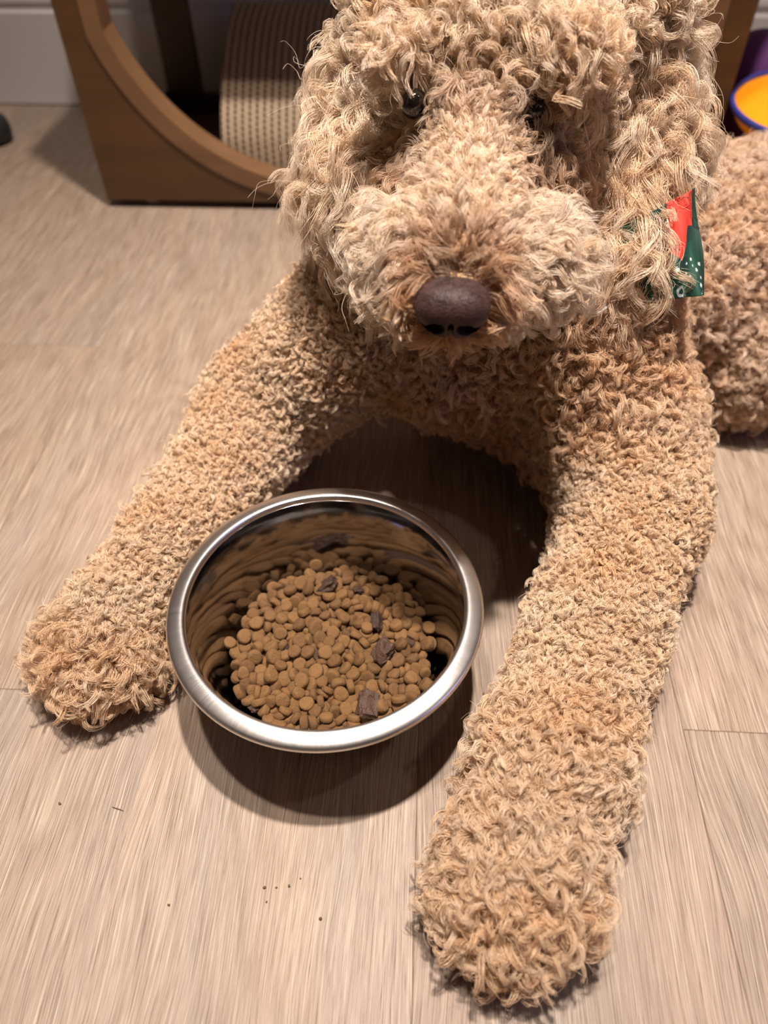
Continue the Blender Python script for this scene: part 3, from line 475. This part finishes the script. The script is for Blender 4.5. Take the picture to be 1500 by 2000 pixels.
lathe('disc_rim', smooth_curve([(.0955, .033), (.0955, .039), (.0985, .041), (.1015, .038), (.1005, .032), (.098, .031), (.0955, .033)], 2), MAT['blue'], dish, 96, cap=False)

# ================================================================ the dog
# primitives: (x, y, z, rx, ry, rz) ellipsoids / (a, ra, b, rb) tapered capsules, outer fur surface; each belongs to a coat region
CAMP = np.array([0, 0, CAM_H])
REG = {  # length, curl amount, turns, clump radius, lift, gravity, area per lock (mm2), shrink
    'leg':   dict(L=.0165, c=.90, t=1.25, R=.0015, lift=.62, g=.0, A=5.6, s=.0112),
    'paw':   dict(L=.026, c=.80, t=1.05, R=.0024, lift=.5, g=.1, A=9.0, s=.0165),
    'body':  dict(L=.026, c=.82, t=1.20, R=.0024, lift=.50, g=.12, A=11.5, s=.016),
    'chest': dict(L=.028, c=.74, t=1.20, R=.0024, lift=.42, g=.4, A=11.0, s=.018),
    'top':   dict(L=.038, c=.76, t=1.40, R=.0028, lift=.65, g=.25, A=12.0, s=.029),
    'brow':  dict(L=.034, c=.60, t=1.1, R=.0025, lift=.50, g=.5, A=11.0, s=.022),
    'ear':   dict(L=.058, c=.55, t=1.45, R=.0034, lift=.30, g=.75, A=12.0, s=.028),
    'muz':   dict(L=.029, c=.50, t=.9, R=.0027, lift=.36, g=.35, A=10.0, s=.021),
    'brid':  dict(L=.015, c=.50, t=.8, R=.0020, lift=.45, g=.0, A=8.0, s=.009),
    'nosef': dict(L=.011, c=.12, t=.4, R=.0018, lift=.35, g=.1, A=6.0, s=.005),
    'face':  dict(L=.028, c=.45, t=.9, R=.0026, lift=.25, g=.5, A=10.0, s=.014),
}
RN = list(REG); RI = {k: i for i, k in enumerate(RN)}
NOSE = np.array([0.0166, 0.3527, 0.2848]); EYEL = np.array([-.0100, .4955, .3355]); EYER = np.array([.0660, .5015, .3365])
def cap(a, ra, b, rb, reg, flow): return ('c', np.array(a), ra, np.array(b), rb, reg, np.array(flow, float))
def ell(c, r, reg, flow=(0, 0, 0), rot=0.): return ('e', np.array(c), np.array(r), rot, None, reg, np.array(flow, float))
PR = [
    cap((.070, .605, .135), .125, (.290, .718, .118), .112, 'body', (.9, .3, -.5)),
    cap((.290, .718, .118), .112, (.520, .850, .110), .118, 'body', (.8, .4, -.5)),
    cap((.325, .650, .062), .088, (.500, .770, .080), .100, 'body', (.5, -.3, -.8)),
    cap((.030, .560, .140), .095, (.110, .560, .140), .095, 'chest', (0, -.2, -1)),
    cap((.060, .580, .200), .100, (.052, .585, .315), .085, 'chest', (0, -.2, -1)),
    cap((.060, .590, .080), .070, (.150, .500, .075), .062, 'chest', (0, -.4, -1)),
    # image-left fore leg
    cap((-.048, .560, .145), .078, (-.145, .535, .064), .062, 'leg', (-.5, -.6, -.5)),
    cap((-.145, .535, .064), .062, (-.190, .385, .050), .047, 'leg', (-.3, -.9, 0)),
    cap((-.190, .385, .050), .047, (-.222, .315, .046), .043, 'leg', (-.3, -.9, 0)),
    ell((-.233, .288, .036), (.053, .050, .040), 'paw', (-.3, -.9, -.3)),
    ell((-.262, .281, .027), (.026, .032, .027), 'paw', (-.5, -.9, -.4)), ell((-.243, .270, .028), (.025, .034, .028), 'paw', (-.2, -.9, -.4)),
    ell((-.221, .270, .028), (.025, .034, .028), 'paw', (0, -.9, -.4)), ell((-.200, .276, .026), (.024, .030, .026), 'paw', (.3, -.9, -.4)),
    # image-right fore leg
    cap((.128, .545, .175), .090, (.172, .485, .085), .072, 'chest', (.1, -.5, -.8)),
    cap((.172, .485, .085), .072, (.178, .420, .060), .062, 'leg', (0, -.9, -.2)),
    cap((.178, .420, .060), .062, (.134, .305, .048), .052, 'leg', (-.3, -.9, 0)),
    cap((.134, .305, .048), .052, (.094, .210, .045), .054, 'leg', (-.4, -.9, 0)),
    cap((.094, .210, .045), .054, (.070, .150, .042), .050, 'paw', (-.3, -.9, -.1)),
    ell((.066, .134, .036), (.055, .047, .040), 'paw', (-.2, -.9, -.3)),
    ell((.039, .131, .027), (.026, .032, .027), 'paw', (-.5, -.9, -.4)), ell((.057, .118, .028), (.025, .034, .028), 'paw', (-.15, -.9, -.4)),
    ell((.078, .118, .028), (.025, .034, .028), 'paw', (.1, -.9, -.4)), ell((.094, .132, .026), (.024, .030, .026), 'paw', (.4, -.9, -.4)),
    # head
    ell((.046, .580, .335), (.100, .085, .088), 'top', (0, -.5, -.4)),
    ell((-.020, .600, .372), (.055, .060, .055), 'top', (-.5, -.3, -.5)),
    ell((.130, .610, .372), (.062, .060, .058), 'top', (.5, -.3, -.5)),
    ell((.028, .545, .372), (.050, .038, .035), 'top', (0, -.6, -.3)),
    ell((-.024, .522, .364), (.036, .034, .026), 'brow', (-.35, -.8, -.9)),
    ell((.086, .524, .366), (.042, .038, .030), 'brow', (.35, -.8, -.9)),
    cap((-.042, .598, .335), .050, (-.052, .545, .275), .050, 'ear', (-.15, -.35, -1)),
    cap((-.052, .545, .275), .050, (-.026, .500, .232), .040, 'ear', (.1, -.35, -1)),
    cap((.146, .625, .345), .058, (.160, .580, .285), .054, 'ear', (.15, -.25, -1)),
    cap((.160, .580, .285), .054, (.148, .514, .240), .046, 'ear', (-.05, -.3, -1)),
    ell((.035, .512, .275), (.080, .062, .060), 'face', (0, -.2, -1)),
    # muzzle
    cap((.030, .492, .318), .034, (.021, .408, .298), .030, 'brid', (-.05, .9, .35)),
    ell((-.008, .428, .281), (.047, .050, .044), 'muz', (-1, -.4, -.5)),
    ell((.066, .432, .277), (.049, .052, .045), 'muz', (1, -.4, -.5)),
    ell((.026, .400, .285), (.045, .034, .030), 'muz', (0, 0, 0)),
    ell((.0165, .377, .280), (.029, .020, .024), 'nosef', (0, 0, 0)),
    ell((.022, .397, .269), (.034, .026, .022), 'nosef', (0, -.5, -1)),
]
def prim_d(p, X, shrink):
    s = REG[p[5]]['s'] if shrink else 0.
    if p[0] == 'c':
        a, b = p[1], p[3]; ab = b-a; t = np.clip(((X-a) @ ab)/(ab @ ab), 0, 1)
        return np.sqrt((((X-a)-t[:, None]*ab)**2).sum(1)) - (p[2]+(p[4]-p[2])*t) + s
    r = np.maximum(p[2]-s, .004); q = (X-p[1])/r; k = np.sqrt((q**2).sum(1)); g = np.sqrt(((q/r)**2).sum(1))
    return k*(k-1)/np.maximum(g, 1e-6)
KS = .008
def sdf(X):
    X = X.astype(np.float32)
    acc = np.zeros(len(X), np.float32)
    for p in PR: acc += np.exp(-np.clip(prim_d(p, X, True), -.25, .25)/KS).astype(np.float32)
    d = -KS*np.log(np.maximum(acc, 1e-30))
    for e in (EYEL, EYER):      # eye sockets
        s = np.sqrt((((X-(e+np.array([0, -.006, -.002])))/[1.15, 1, .9])**2).sum(1))-.0150
        d = np.maximum(d, -s)
    return np.maximum(d, .010-X[:, 2])
def grad(fn, X, h=.0015):
    g = np.stack([fn(X+np.eye(3)[i]*h)-fn(X-np.eye(3)[i]*h) for i in range(3)], 1)
    return g/np.maximum(np.linalg.norm(g, axis=1, keepdims=True), 1e-9)
def surface_nets(fn, lo, hi, h):
    lo = np.array(lo); n = np.ceil((np.array(hi)-lo)/h).astype(int)+1
    ax = [lo[i]+h*np.arange(n[i]) for i in range(3)]
    S = np.empty(n, np.float32)
    gy, gz = np.meshgrid(ax[1], ax[2], indexing='ij')
    for i in range(0, n[0], 8):
        xs = ax[0][i:i+8]; Q = np.stack([np.repeat(xs, gy.size), np.tile(gy.ravel(), len(xs)), np.tile(gz.ravel(), len(xs))], 1)
        S[i:i+8] = fn(Q).reshape(len(xs), n[1], n[2])
    ins = S < 0; nc = n-1
    cnt = np.zeros(nc, np.int32); acc = np.zeros((*nc, 3), np.float32)
    corners = [(a, b, c) for a in (0, 1) for b in (0, 1) for c in (0, 1)]
    sl = lambda c: tuple(slice(c[i], c[i]+nc[i]) for i in range(3))
    for a in corners:
        for i in range(3):
            if a[i]: continue
            b = list(a); b[i] = 1; sa, sb = S[sl(a)], S[sl(b)]
            m = (sa < 0) != (sb < 0); t = np.where(m, sa/(sa-sb+1e-20), 0)
            for k in range(3): acc[..., k] += np.where(m, a[k]+(t if k == i else 0), 0)
            cnt += m
    act = cnt > 0; idx = -np.ones(nc, np.int64); idx[act] = np.arange(act.sum())
    cell = np.argwhere(act); V = lo+h*(cell+acc[act]/cnt[act][:, None]); F = []
    for i in range(3):
        j, k = (i+1) % 3, (i+2) % 3
        a = [slice(0, n[q]) for q in range(3)]; b = list(a); a[i] = slice(0, n[i]-1); b[i] = slice(1, n[i])
        A, B = ins[tuple(a)], ins[tuple(b)]
        e = np.argwhere(A != B); e = e[(e[:, j] > 0) & (e[:, k] > 0) & (e[:, j] < nc[j]) & (e[:, k] < nc[k])]
        fl_ = A[tuple(e.T)]; ej = np.zeros(3, int); ej[j] = 1; ek = np.zeros(3, int); ek[k] = 1
        q = np.stack([idx[tuple((e-ej-ek).T)], idx[tuple((e-ek).T)], idx[tuple(e.T)], idx[tuple((e-ej).T)]], 1)
        q[~fl_] = q[~fl_][:, ::-1]; F.append(q)
    F = np.concatenate(F); F = F[(F >= 0).all(1)]
    return V, F
DV, DF = surface_nets(sdf, (-.32, .05, .0), (.72, 1.06, .47), .005)
# project onto the level set for smoothness
for _ in range(2): DV = DV-grad(sdf, DV)*sdf(DV)[:, None]*.8

def skin_mat():
    t = NT('dog_skin'); n = t.noise(t.coord('Object'), 60, 3)
    return t.set(Base_Color=t.ramp(n, [(.3, s2l(190, 152, 112)), (.7, s2l(206, 170, 130))]), Roughness=.9)
dog = mesh_obj('dog', DV, DF, skin_mat())
tag(dog, 'curly apricot and cream doodle dog lying down, head lowered over its steel bowl', 'dog')

# nose, built in its own small field
ax = np.array([-.05, -.985, -.03]); ax /= np.linalg.norm(ax)
bx = np.cross(ax, [0, 0, 1.]); bx = -bx/np.linalg.norm(bx)      # image right
if bx[0] < 0: bx = -bx
ux = np.cross(bx, ax); ux = ux if ux[2] > 0 else -ux
def nose_f(Q):     # local: x right, y up, z outwards; metres
    x, y, z = Q[:, 0], Q[:, 1], Q[:, 2]
    wtop = 1-.10*np.clip(-y/.012, 0, 1)-.16*np.clip(-y/.012-.4, 0, 2)
    k = (np.abs(x/(.0212*wtop))**2.6+np.abs((y+.0005)/.0155)**2.4+np.abs((z+.004)/.0165)**2.3)**(1/2.4)
    d = (k-1)*.0155
    for s in (-1, 1):      # nostrils: comma-shaped holes low on each side
        c = np.stack([(x-s*.0088), (y+.0052+.25*(np.abs(x)-.0088))*1.35, (z-.0085)*.5], 1)
        d = np.maximum(d, -(np.sqrt((c**2).sum(1))-.0058)*.7)
        c2 = np.stack([(x-s*.0150)*.8, (y+.0055)*1.9, (z-.004)*.5], 1)
        d = np.maximum(d, -(np.sqrt((c2**2).sum(1))-.0042)*.6)
    gr = np.maximum(np.abs(x)-.0006, 0)+np.maximum(y+.002, 0)*.6      # philtrum groove
    d = d+.0022*np.exp(-(gr/.0011)**2)
    return d
NV, NF = surface_nets(nose_f, (-.026, -.021, -.024), (.026, .021, .017), .0007)
NB = np.stack([bx, ux, ax])
def nose_mat():
    t = NT('nose_leather'); v = t.coord('Object'); vo = t.n.new('ShaderNodeTexVoronoi'); t.L(v, vo.inputs['Vector']); vo.inputs['Scale'].default_value = 900
    n = t.noise(v, 150, 3); t.bump(vo.outputs['Distance'], .5, .0005)
    return t.set(Base_Color=t.ramp(n, [(.3, s2l(50, 34, 32)), (.7, s2l(76, 54, 50))]), Roughness=.5, Specular_IOR_Level=.25)
nose = mesh_obj('nose', NV @ NB+NOSE+ax*-.004, NF, nose_mat(), dog); nose['label'] = 'dark brown leathery nose'
eye_m = simple('dark_eye', s2l(20, 12, 9), .08); eye_m.node_tree.nodes['Principled BSDF'].inputs['Coat Weight'].default_value = .6
for e in (EYEL, EYER):
    bm = bmesh.new(); bmesh.ops.create_uvsphere(bm, u_segments=40, v_segments=24, radius=.0090)
    o = bm_obj('eye', bm, eye_m, dog, True); o.location = Vector(e)+(Vector((.001, .0105, .0045)) if e is EYEL else Vector((0, .0075, .001))); o['label'] = 'dark brown glossy eye half hidden by fur'

# ---------------------------------------------------------------- fur
def fur():
    a, b, c, d = (DV[DF[:, i]] for i in range(4))
    n = np.cross(c-a, d-b); area = np.linalg.norm(n, axis=1)/2; n /= np.maximum(area[:, None]*2, 1e-12); cen = (a+b+c+d)/4
    f_, r_, u_ = (np.array(q) for q in (_F, _R, _U))
    def screen(X):
        D = X-CAMP; dz = D @ f_; return 750+FPX*(D @ r_)/dz, 1000-FPX*(D @ u_)/dz, dz
    sx_, sy_, sz_ = screen(cen)
    view = CAMP-cen; view /= np.linalg.norm(view, axis=1, keepdims=True); facing = (n*view).sum(1)
    inn_ = (sx_ > -150) & (sx_ < 1700) & (sy_ > -250) & (sy_ < 2150)
    dens = np.where(inn_ & (facing > -.25), 1., .30)
    dens = np.where(n[:, 2] < -.75, .15, dens)
    # region weights
    ds = np.stack([prim_d(p, cen, False) for p in PR], 1)
    W = np.exp(-(ds-ds.min(1, keepdims=True))/.007); W /= W.sum(1, keepdims=True)
    A = W @ np.array([REG[p[5]]['A'] for p in PR])*1e-6
    lam = area/A*dens; k = np.floor(lam).astype(int)+(RNG.random(len(lam)) < lam-np.floor(lam))
    fi = np.repeat(np.arange(len(lam)), k); N = len(fi)
    uu, vv = RNG.random(N)[:, None], RNG.random(N)[:, None]
    X = (a[fi]*(1-uu)+b[fi]*uu)*(1-vv)+(d[fi]*(1-uu)+c[fi]*uu)*vv
    X -= grad(sdf, X)*sdf(X)[:, None]; Nn = grad(sdf, X)
    # no fur in the eye sockets or under the nose leather
    keep = np.ones(N, bool)
    for e, kr in ((EYEL, .0128), (EYER, .0175)): keep &= np.linalg.norm(X-(e+[0, -.003, 0]), axis=1) > kr
    Q = (X-(NOSE+ax*-.004)) @ NB.T
    keep &= nose_f(Q) > .0008
    X, Nn, fi = X[keep], Nn[keep], fi[keep]
    # short bristles creeping down over the top of the nose leather
    m = (NV[:, 1] > .0095) & (NV[:, 2] < .009) & (NV[:, 2] > -.012); cand = np.flatnonzero(m & (RNG.random(len(NV)) < .07*np.exp(-(NV[:, 0]/.007)**2)+.004))
    X2 = NV[cand] @ NB+NOSE+ax*-.004; gn = grad(nose_f, NV[cand], .0004) @ NB
    n0 = len(X); X = np.concatenate([X, X2]); Nn = np.concatenate([Nn, gn]); fi = np.concatenate([fi, np.zeros(len(X2), int)]); N = len(X)
    ntop = np.arange(N) >= n0
    ds = np.stack([prim_d(p, X, False) for p in PR], 1)
    W = np.exp(-(ds-ds.min(1, keepdims=True))/.007); W /= W.sum(1, keepdims=True)
    par = {q: W @ np.array([REG[p[5]][q] for p in PR]) for q in ('L', 'c', 't', 'R', 'lift', 'g')}
    reg = np.stack([W[:, [i for i, p in enumerate(PR) if p[5] == rn]].sum(1) for rn in RN], 1)
    flow = W @ np.array([p[6] for p in PR])
    # muzzle: hair parts along the bridge and sweeps outwards, and swirls around the nose
    mid = .0165+(X[:, 1]-.36)*.09
    side = np.tanh((X[:, 0]-mid)/.012)
    mz = reg[:, RI['muz']]+reg[:, RI['nosef']]
    rad = X-(NOSE+ax*-.012); radt = rad-(rad @ ax)[:, None]*ax; rl = np.linalg.norm(radt, axis=1); radt /= np.maximum(rl, 1e-6)[:, None]
    mfl = np.stack([side*1.0, -.35+0*side, -.55+0*side], 1)
    near = np.exp(-(rl/.030)**2)
    mfl = mfl*(1-near[:, None])+(radt*.9-ax*.35)*near[:, None]
    flow = flow*(1-mz[:, None])+mfl*mz[:, None]
    flow += RNG.normal(0, .22, (N, 3))
    def lown(X, s, seed):
        r_ = np.random.default_rng(seed); o = np.zeros(len(X))
        for _ in range(5):
            kv_ = r_.normal(0, 1, 3)*s; o += np.sin(X @ kv_+r_.random()*6.28)
        return o/2.2
    flow += .35*np.stack([lown(X, 70, 1), lown(X, 70, 2), lown(X, 70, 3)], 1)
    flow -= (flow*Nn).sum(1)[:, None]*Nn; flow /= np.maximum(np.linalg.norm(flow, axis=1), 1e-6)[:, None]
    bn = np.cross(Nn, flow)
    P_ = 9; s = np.linspace(0, 1, P_)
    L = par['L']*np.clip(RNG.normal(1, .20, N), .5, 1.6); L[ntop] *= .42
    # brow locks over the eyes stay short in front of the pupil
    lift = np.clip(par['lift']+RNG.normal(0, .12, N), .12, 1.)
    # curl frame
    ang = RNG.random(N)*2*np.pi
    e1 = np.cos(ang)[:, None]*flow+np.sin(ang)[:, None]*bn
    tilt = RNG.normal(0, .6, N)
    e2 = np.cos(tilt)[:, None]*Nn+np.sin(tilt)[:, None]*np.cross(Nn, e1)
    th0 = RNG.random(N)*2*np.pi; sg = np.where(RNG.random(N) < .5, -1, 1); turns = par['t']*np.clip(RNG.normal(1, .22, N), .5, 1.6)
    cu = np.clip(par['c']*np.clip(RNG.normal(1, .15, N), .5, 1.3), 0, .88)
    T = np.zeros((N, P_, 3)); G = np.array([0, 0, -1.])
    for i in range(P_):
        main = Nn*(lift*(1.15-s[i]))[:, None]+flow*((1-lift)*(.6+s[i]*.8))[:, None]+G*(par['g']*s[i]*1.1)[:, None]
        main /= np.linalg.norm(main, axis=1, keepdims=True)
        th = th0+sg*2*np.pi*turns*s[i]; cc = cu*min(1, s[i]*2.2+.15)
        T[:, i] = main*(1-cc)[:, None]+(np.cos(th)[:, None]*e1+np.sin(th)[:, None]*e2)*cc[:, None]
        T[:, i] /= np.maximum(np.linalg.norm(T[:, i], axis=1, keepdims=True), .3)
    C_ = np.zeros((N, P_, 3)); C_[:, 0] = X-Nn*.0006
    for i in range(1, P_): C_[:, i] = C_[:, i-1]+(T[:, i-1]+T[:, i])*.5*(L/(P_-1))[:, None]
    # keep the lock above the skin and the floor
    for i in range(1, P_):
        q = C_[:, i]; dd = sdf(q); m = dd < .0022*min(1, i/2)
        if m.any():
            gq = grad(sdf, q[m]); q[m] += gq*(.0022*min(1, i/2)-dd[m])[:, None]; C_[:, i] = q
    # bowl wall: push sideways out of the bowl
    for i in range(P_):
        q = C_[:, i]; dx, dy = q[:, 0]-BX, q[:, 1]-BY; rr = np.hypot(dx, dy); m = (rr < .114) & (q[:, 2] < .094)
        f2 = np.where(m, .114/np.maximum(rr, 1e-4), 1); q[:, 0] = BX+dx*f2; q[:, 1] = BY+dy*f2
        for e, pr_ in ((EYEL, .0030), (EYER, .0105)):      # part the hair in front of the pupils
            D = q-(e+[0, -.012, .004]); l = np.linalg.norm(D, axis=1); m2 = l < pr_
            q[m2] += D[m2]/np.maximum(l[m2], 1e-5)[:, None]*(pr_-l[m2])[:, None]
        C_[:, i] = q
    # strands per lock
    long_ = np.clip((par['L']-.012)/.03, 0, 1)
    NS = np.where(dens[fi] > .9, np.round(15+5*long_), 8).astype(int); NS[ntop] = 4
    li = np.repeat(np.arange(N), NS); M_ = len(li)
    rr = np.sqrt(RNG.random(M_)); aa = RNG.random(M_)*2*np.pi
    Rl = par['R'][li]*np.where(dens[fi][li] > .9, 1, 1.5)
    prof_ = (1.2-.3*s)*(1-.75*np.clip(s-.6, 0, 1)/.4)
    # frame along the lock
    Tl = T/np.linalg.norm(T, axis=2, keepdims=True)
    ref = bn[:, None, :]-(bn[:, None, :]*Tl).sum(2, keepdims=True)*Tl; ref /= np.maximum(np.linalg.norm(ref, axis=2, keepdims=True), 1e-4)
    oth = np.cross(Tl, ref)
    px_, py_ = (rr*np.cos(aa)*Rl)[:, None, None], (rr*np.sin(aa)*Rl)[:, None, None]
    pos = C_[li]+(ref[li]*px_+oth[li]*py_)*prof_[None, :, None]
    fray = RNG.normal(0, 1, (M_, 3))*np.where(RNG.random(M_) < .04, .0038, .0006)[:, None]
    pos += fray[:, None, :]*(s**1.6)[None, :, None]*(L[li]/.026)[:, None, None]
    pos += (np.sin(s*9+RNG.random(M_)[:, None]*6.28)[:, :, None]*fray[:, None, ::-1])*.25
    pos[:, :, 2] = np.maximum(pos[:, :, 2], .0008)
    cut = RNG.uniform(.86, 1.0, M_)       # uneven tips
    rad_ = np.where(dens[fi][li] > .9, .00014, .00030)*RNG.uniform(.7, 1.25, M_); rad_[ntop[li]] = .00007
    rads = rad_[:, None]*(1-.55*s**2)[None, :]
    # colour: apricot on body and legs, cream on the head and ears, rust stain around the nose
    def C3(*q): return np.array([s2l(*z)[:3] for z in [q]])[0]
    cols = {'leg': C3(252, 235, 207), 'paw': C3(250, 230, 200), 'body': C3(250, 230, 204), 'chest': C3(246, 222, 190), 'top': C3(252, 240, 218), 'brow': C3(252, 240, 219),
            'ear': C3(252, 239, 217), 'muz': C3(253, 244, 226), 'brid': C3(251, 236, 212), 'nosef': C3(246, 224, 190), 'face': C3(238, 210, 176)}
    col = reg @ np.stack([cols[r] for r in RN])
    stain = np.exp(-((rl-.0205)/.0075)**2)*np.clip(mz+reg[:, RI['brid']], 0, 1)
    col = col*(1-.55*stain[:, None])+C3(200, 142, 78)*.55*stain[:, None]
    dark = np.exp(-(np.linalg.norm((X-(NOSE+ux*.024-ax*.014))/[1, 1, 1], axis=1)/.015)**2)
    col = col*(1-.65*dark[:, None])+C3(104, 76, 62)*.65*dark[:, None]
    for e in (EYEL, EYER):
        eye_shade = np.exp(-(np.linalg.norm(X-(e+[0, -.004, -.008]), axis=1)/.023)**2); col = col*(1-.75*eye_shade[:, None])+C3(96, 60, 40)*.75*eye_shade[:, None]  # fur colour darkened around the sockets, painting in the shade of the eye hollows
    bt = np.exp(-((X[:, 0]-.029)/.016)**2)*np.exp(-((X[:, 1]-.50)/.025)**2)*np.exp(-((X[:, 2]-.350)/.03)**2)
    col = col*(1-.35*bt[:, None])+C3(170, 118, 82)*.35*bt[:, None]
    ap = np.clip(.30+(.20-.16*(reg[:, RI['muz']]+reg[:, RI['brid']]))*lown(X, 45, 9)+RNG.normal(0, .16, N), 0, 1)[:, None]; col = col*(1-ap)+col*C3(247, 224, 194)*ap
    col = col*RNG.uniform(.86, 1, N)[:, None]
    col[ntop] = C3(104, 84, 78)
    col = col*np.array([1., .990, 1.035])
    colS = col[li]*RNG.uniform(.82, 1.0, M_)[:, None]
    # a lock lightens towards its sun-bleached tips
    hc = bpy.data.hair_curves.new('fur'); hc.add_curves([P_]*M_)
    hc.attributes['position'].data.foreach_set('vector', pos.astype(np.float32).ravel())
    ra = hc.attributes.get('radius') or hc.attributes.new('radius', 'FLOAT', 'POINT'); ra.data.foreach_set('value', rads.astype(np.float32).ravel())
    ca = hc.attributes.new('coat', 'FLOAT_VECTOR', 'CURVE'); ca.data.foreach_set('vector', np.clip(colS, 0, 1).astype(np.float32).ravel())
    print('FUR locks', N, 'strands', M_, 'pts', M_*P_)
    t = NT('dog_fur'); at = t.n.new('ShaderNodeAttribute'); at.attribute_name = 'coat'
    hi = t.n.new('ShaderNodeHairInfo')
    root = t.mix(1.0, at.outputs['Color'], (.98, .92, .84, 1), 'MULTIPLY')
    cc = t.mix(t.math('POWER', hi.outputs['Intercept'], .8), root, at.outputs['Color'])
    t.set(Base_Color=cc, Roughness=.42); t.b.inputs['Specular IOR Level'].default_value = .55
    tr = t.n.new('ShaderNodeBsdfTranslucent'); t.L(cc, tr.inputs['Color']); ms = t.n.new('ShaderNodeMixShader'); ms.inputs[0].default_value = .30
    t.L(t.b.outputs[0], ms.inputs[1]); t.L(tr.outputs[0], ms.inputs[2]); t.L(ms.outputs[0], t.out.inputs['Surface'])
    hc.materials.append(t.m)
    o = bpy.data.objects.new('fur', hc); COL.objects.link(o); o.parent = dog; o['kind'] = 'stuff'; o['label'] = 'dense curly apricot coat'
    return o

fur()

# ---------------------------------------------------------------- bandana (neck band and a hanging flap, all one cloth)
def bandana():
    A = np.array([.188, .524, .282]); B = np.array([.2030, .4880, .2215]); Cc = np.array([.1506, .4860, .2150]); D = np.array([.136, .503, .262])
    NU, NV_ = 150, 120; V = []; COLR = []
    g = s2l(22, 70, 56); gd = s2l(16, 54, 46); red = s2l(226, 66, 52); wh = s2l(206, 222, 222)
    def inpoly(p, poly):
        x, y = p; r = False; j = len(poly)-1
        for i in range(len(poly)):
            xi, yi = poly[i]; xj, yj = poly[j]
            if (yi > y) != (yj > y) and x < (xj-xi)*(y-yi)/(yj-yi)+xi: r = not r
            j = i
        return r
    # pattern in photo-independent cloth coordinates: u across (0 left .. 1 right), v down (0 top .. 1 bottom)
    redp = [(.60, -.2), (.98, -.2), (.93, .10), (.915, .32), (.84, .30), (.72, .62), (.56, .50), (.60, .28)]
    rs = random.Random(5)
    dots = [(rs.uniform(0, 1), rs.uniform(.62, 1), rs.uniform(.006, .016)) for _ in range(46)]+[(.62, .70, .022), (.94, .90, .02)]
    lines = [((.33, .98), (.43, .70)), ((.43, .70), (.50, .98)), ((.37, .90), (.47, .88)), ((.30, .80), (.38, .84))]
    def seg(p, a, b):
        ax_, ay = a; bx_, by_ = b; dx, dy = bx_-ax_, by_-ay; t = max(0, min(1, ((p[0]-ax_)*dx+(p[1]-ay)*dy)/(dx*dx+dy*dy))); return math.hypot(p[0]-ax_-t*dx, p[1]-ay-t*dy)
    for j in range(NV_+1):
        v = j/NV_
        for i in range(NU+1):
            u = i/NU
            p = (A*u+D*(1-u))*(1-v)+(B*u+Cc*(1-u))*v
            w_ = .0022*math.sin(u*17+v*5)+.0016*math.sin(u*31-v*7)*v+.006*math.sin(math.pi*u)*.6
            p = p+np.array([.15, -.85, .5])*w_+np.array([0, -1, .2])*(.004*v)
            V.append(p)
            c = g if (math.sin(u*23+v*9)+math.sin(u*11-v*14)) > -.6 else gd
            q = (u, v*.9)
            if inpoly((u, v), redp): c = red
            elif any(math.hypot(u-a, (v-b)*.9) < r for a, b, r in dots) or any(seg((u, v), a, b) < .0100 for a, b in lines) or abs(math.hypot(u-.66, (v-.93))-.045) < .014: c = wh
            if u > .965: c = gd
            COLR.append(c)
    F = [(j*(NU+1)+i, j*(NU+1)+i+1, (j+1)*(NU+1)+i+1, (j+1)*(NU+1)+i) for j in range(NV_) for i in range(NU)]
    # neck band continuing the cloth around the neck (mostly under the fur)
    b0 = len(V); K = 60
    for k in range(K):
        a = 2*math.pi*k/K
        for dz in (-.022, 0, .022):
            V.append(np.array([.068+.118*math.cos(a), .580+.098*math.sin(a), .235+dz+.02*math.sin(a)])); COLR.append(g)
    for k in range(K):
        for m in range(2):
            F.append((b0+3*k+m, b0+3*((k+1) % K)+m, b0+3*((k+1) % K)+m+1, b0+3*k+m+1))
    t = NT('bandana_cloth'); at = t.n.new('ShaderNodeAttribute'); at.attribute_name = 'print'; n = t.noise(t.coord('Object'), 1800, 2)
    t.bump(n, .25, .0003); t.set(Base_Color=at.outputs['Color'], Roughness=.75)
    o = mesh_obj('bandana', V, F, t.m, dog)
    ca = o.data.color_attributes.new('print', 'FLOAT_COLOR', 'POINT'); ca.data.foreach_set('color', np.array(COLR, np.float32).ravel())
    so = o.modifiers.new('thickness', 'SOLIDIFY'); so.thickness = .0008
    o['label'] = 'dark green bandana with red bow motif and white specks'
bandana()
